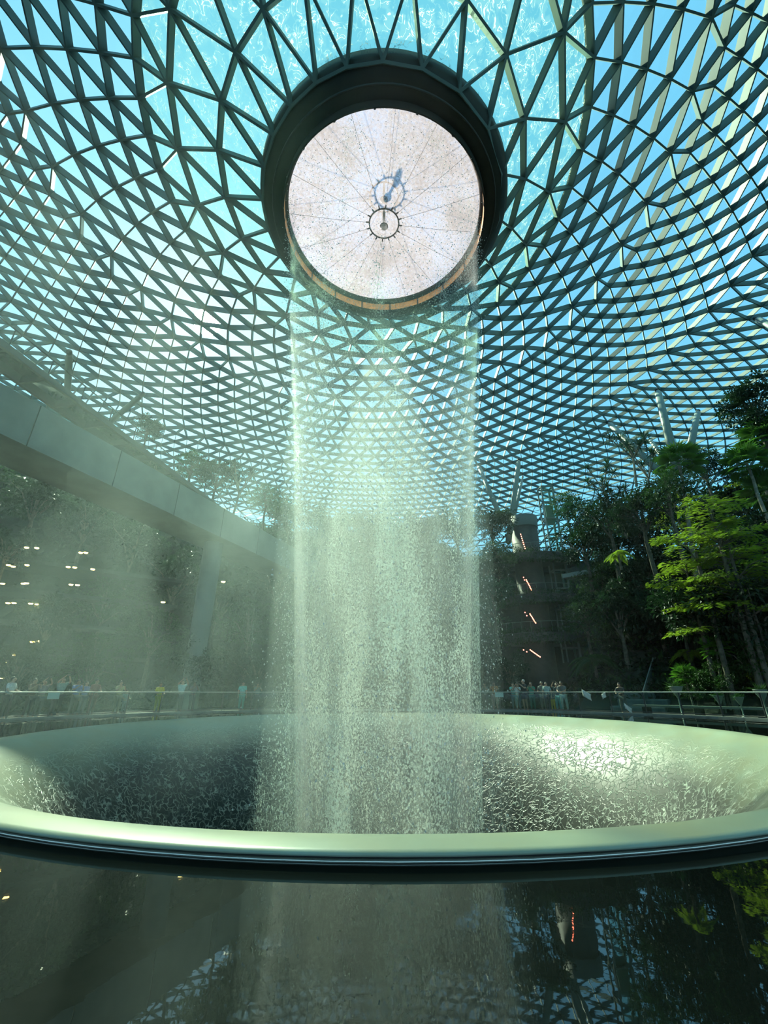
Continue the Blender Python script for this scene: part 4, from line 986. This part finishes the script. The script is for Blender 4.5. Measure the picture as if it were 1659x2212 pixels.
# stairs with a glazed balustrade, stone seating blocks, cone planters
sp = on_deck(1455, 20.8); stairs = empty('stairs', sp, rz=math.atan2(sp.y - BY, sp.x - BX) - PI / 2 + .15, label='dark stairs climbing the right slope between plants, glass balustrade on their left', cat='stairs')
b = MB()
for i in range(13): b.box(-1.5, 1.5, i * .32, 4.5, i * .165, (i + 1) * .165)
b.build('flight', mat('stair_stone', (.03, .028, .024), .7, var=.3), stairs)
b = MB(); b.box(-1.5, 1.5, 4.2, 4.3, 2.1, 3.15); b.build('landing_panel', M['dark'], stairs)
b = MB(); b.bar((-1.5, 4.2, 3.2), (1.6, 4.2, 3.2), .05, .05); b.build('landing_rail', M['frame'], stairs)
b = MB(); b.bar((-1.6, 0, 1.05), (-1.6, 4.2, 3.22), .06, .07); b.bar((-1.6, 0, .85), (-1.6, 4.2, 3.02), .03, .03); b.build('handrail', M['frame'], stairs)
b = MB(); b.add([(-1.6, 0, .2), (-1.6, 4.2, 2.35), (-1.6, 4.2, 3.1), (-1.6, 0, .95), (-1.612, 0, .2), (-1.612, 4.2, 2.35), (-1.612, 4.2, 3.1), (-1.612, 0, .95)], [(0, 1, 2, 3), (5, 4, 7, 6), (3, 2, 6, 7)]); b.build('balustrade_glass', mat('frosted_glass', (.14, .22, .20), .3), stairs)
blk = mat('seat_stone', (.10, .13, .13), .7, var=.2, bump=.2)
for i, (px, r, w_, z0, lab) in enumerate(((1372, 20.6, 1.5, 0, 'bottom'), (1386, 21.2, 1.4, .38, 'middle'), (1370, 21.9, 1.2, .76, 'top'))):
    p = on_deck(px, r); b = MB(); b.box(-w_, w_, -.35, .35, z0 * 0, .32 + z0)
    o = b.build('stone_block', blk, loc=(p.x, p.y, 0)); o.rotation_euler = (0, 0, math.atan2(BY - p.y, BX - p.x) + PI / 2)
    md = o.modifiers.new('bev', 'BEVEL'); md.width = .09; md.segments = 3; tag(o, f'long rounded grey stone seat left of the stairs, {lab} step of three', 'stone seat')
for px, r, z1, sc, lab in ((1462, 17.4, 0, 1.3, 'largest, nearest the stairs'), (1548, 18.0, 0, .9, 'second from the stairs'), (1592, 18.4, 0, .85, 'third from the stairs'), (1643, 17.6, 0, 1.15, 'closest to the right frame edge')):
    p = on_deck(px, r); pl = empty('cone_planter', p, label='pale cone-shaped planter on a thin stem behind the rail, ' + lab, cat='planter')
    b = MB(); b.lathe([(.12, 0), (.10, .03), (.03, .06), (.03, .62 * sc), (.05, .64 * sc), (.24 * sc, 1.02 * sc), (.25 * sc, 1.04 * sc), (.21 * sc, 1.02 * sc), (.01, .95 * sc)], 20); b.build('cone_bowl', mat('planter_pale', (.20, .24, .20), .5), pl, True)
    b = MB(); r0 = random.Random(px)
    for i in range(70): leaf(b, Vector((r0.uniform(-.15, .15), r0.uniform(-.15, .15), 1.0 * sc)), rdir(r0, .9), UPV, r0.uniform(.15, .4) * sc, .05)
    b.build('foliage', leafA, pl)
for px, r, lab in ((1500, 18.6, 'long low dark bench slab with pale edge behind the right rail'), ):
    p = on_deck(px, r); bn = empty('bench', p, rz=math.atan2(BY - p.y, BX - p.x) + PI / 2, label=lab, cat='bench')
    b = MB(); b.box(-3.2, 3.2, -.3, .3, .34, .44); b.build('seat', mat('bench_top', (.16, .17, .15), .5), bn)
    for x in (-2.6, 0, 2.6): b = MB(); b.box(x - .15, x + .15, -.2, .2, 0, .34); b.build('leg', M['dark'], bn)
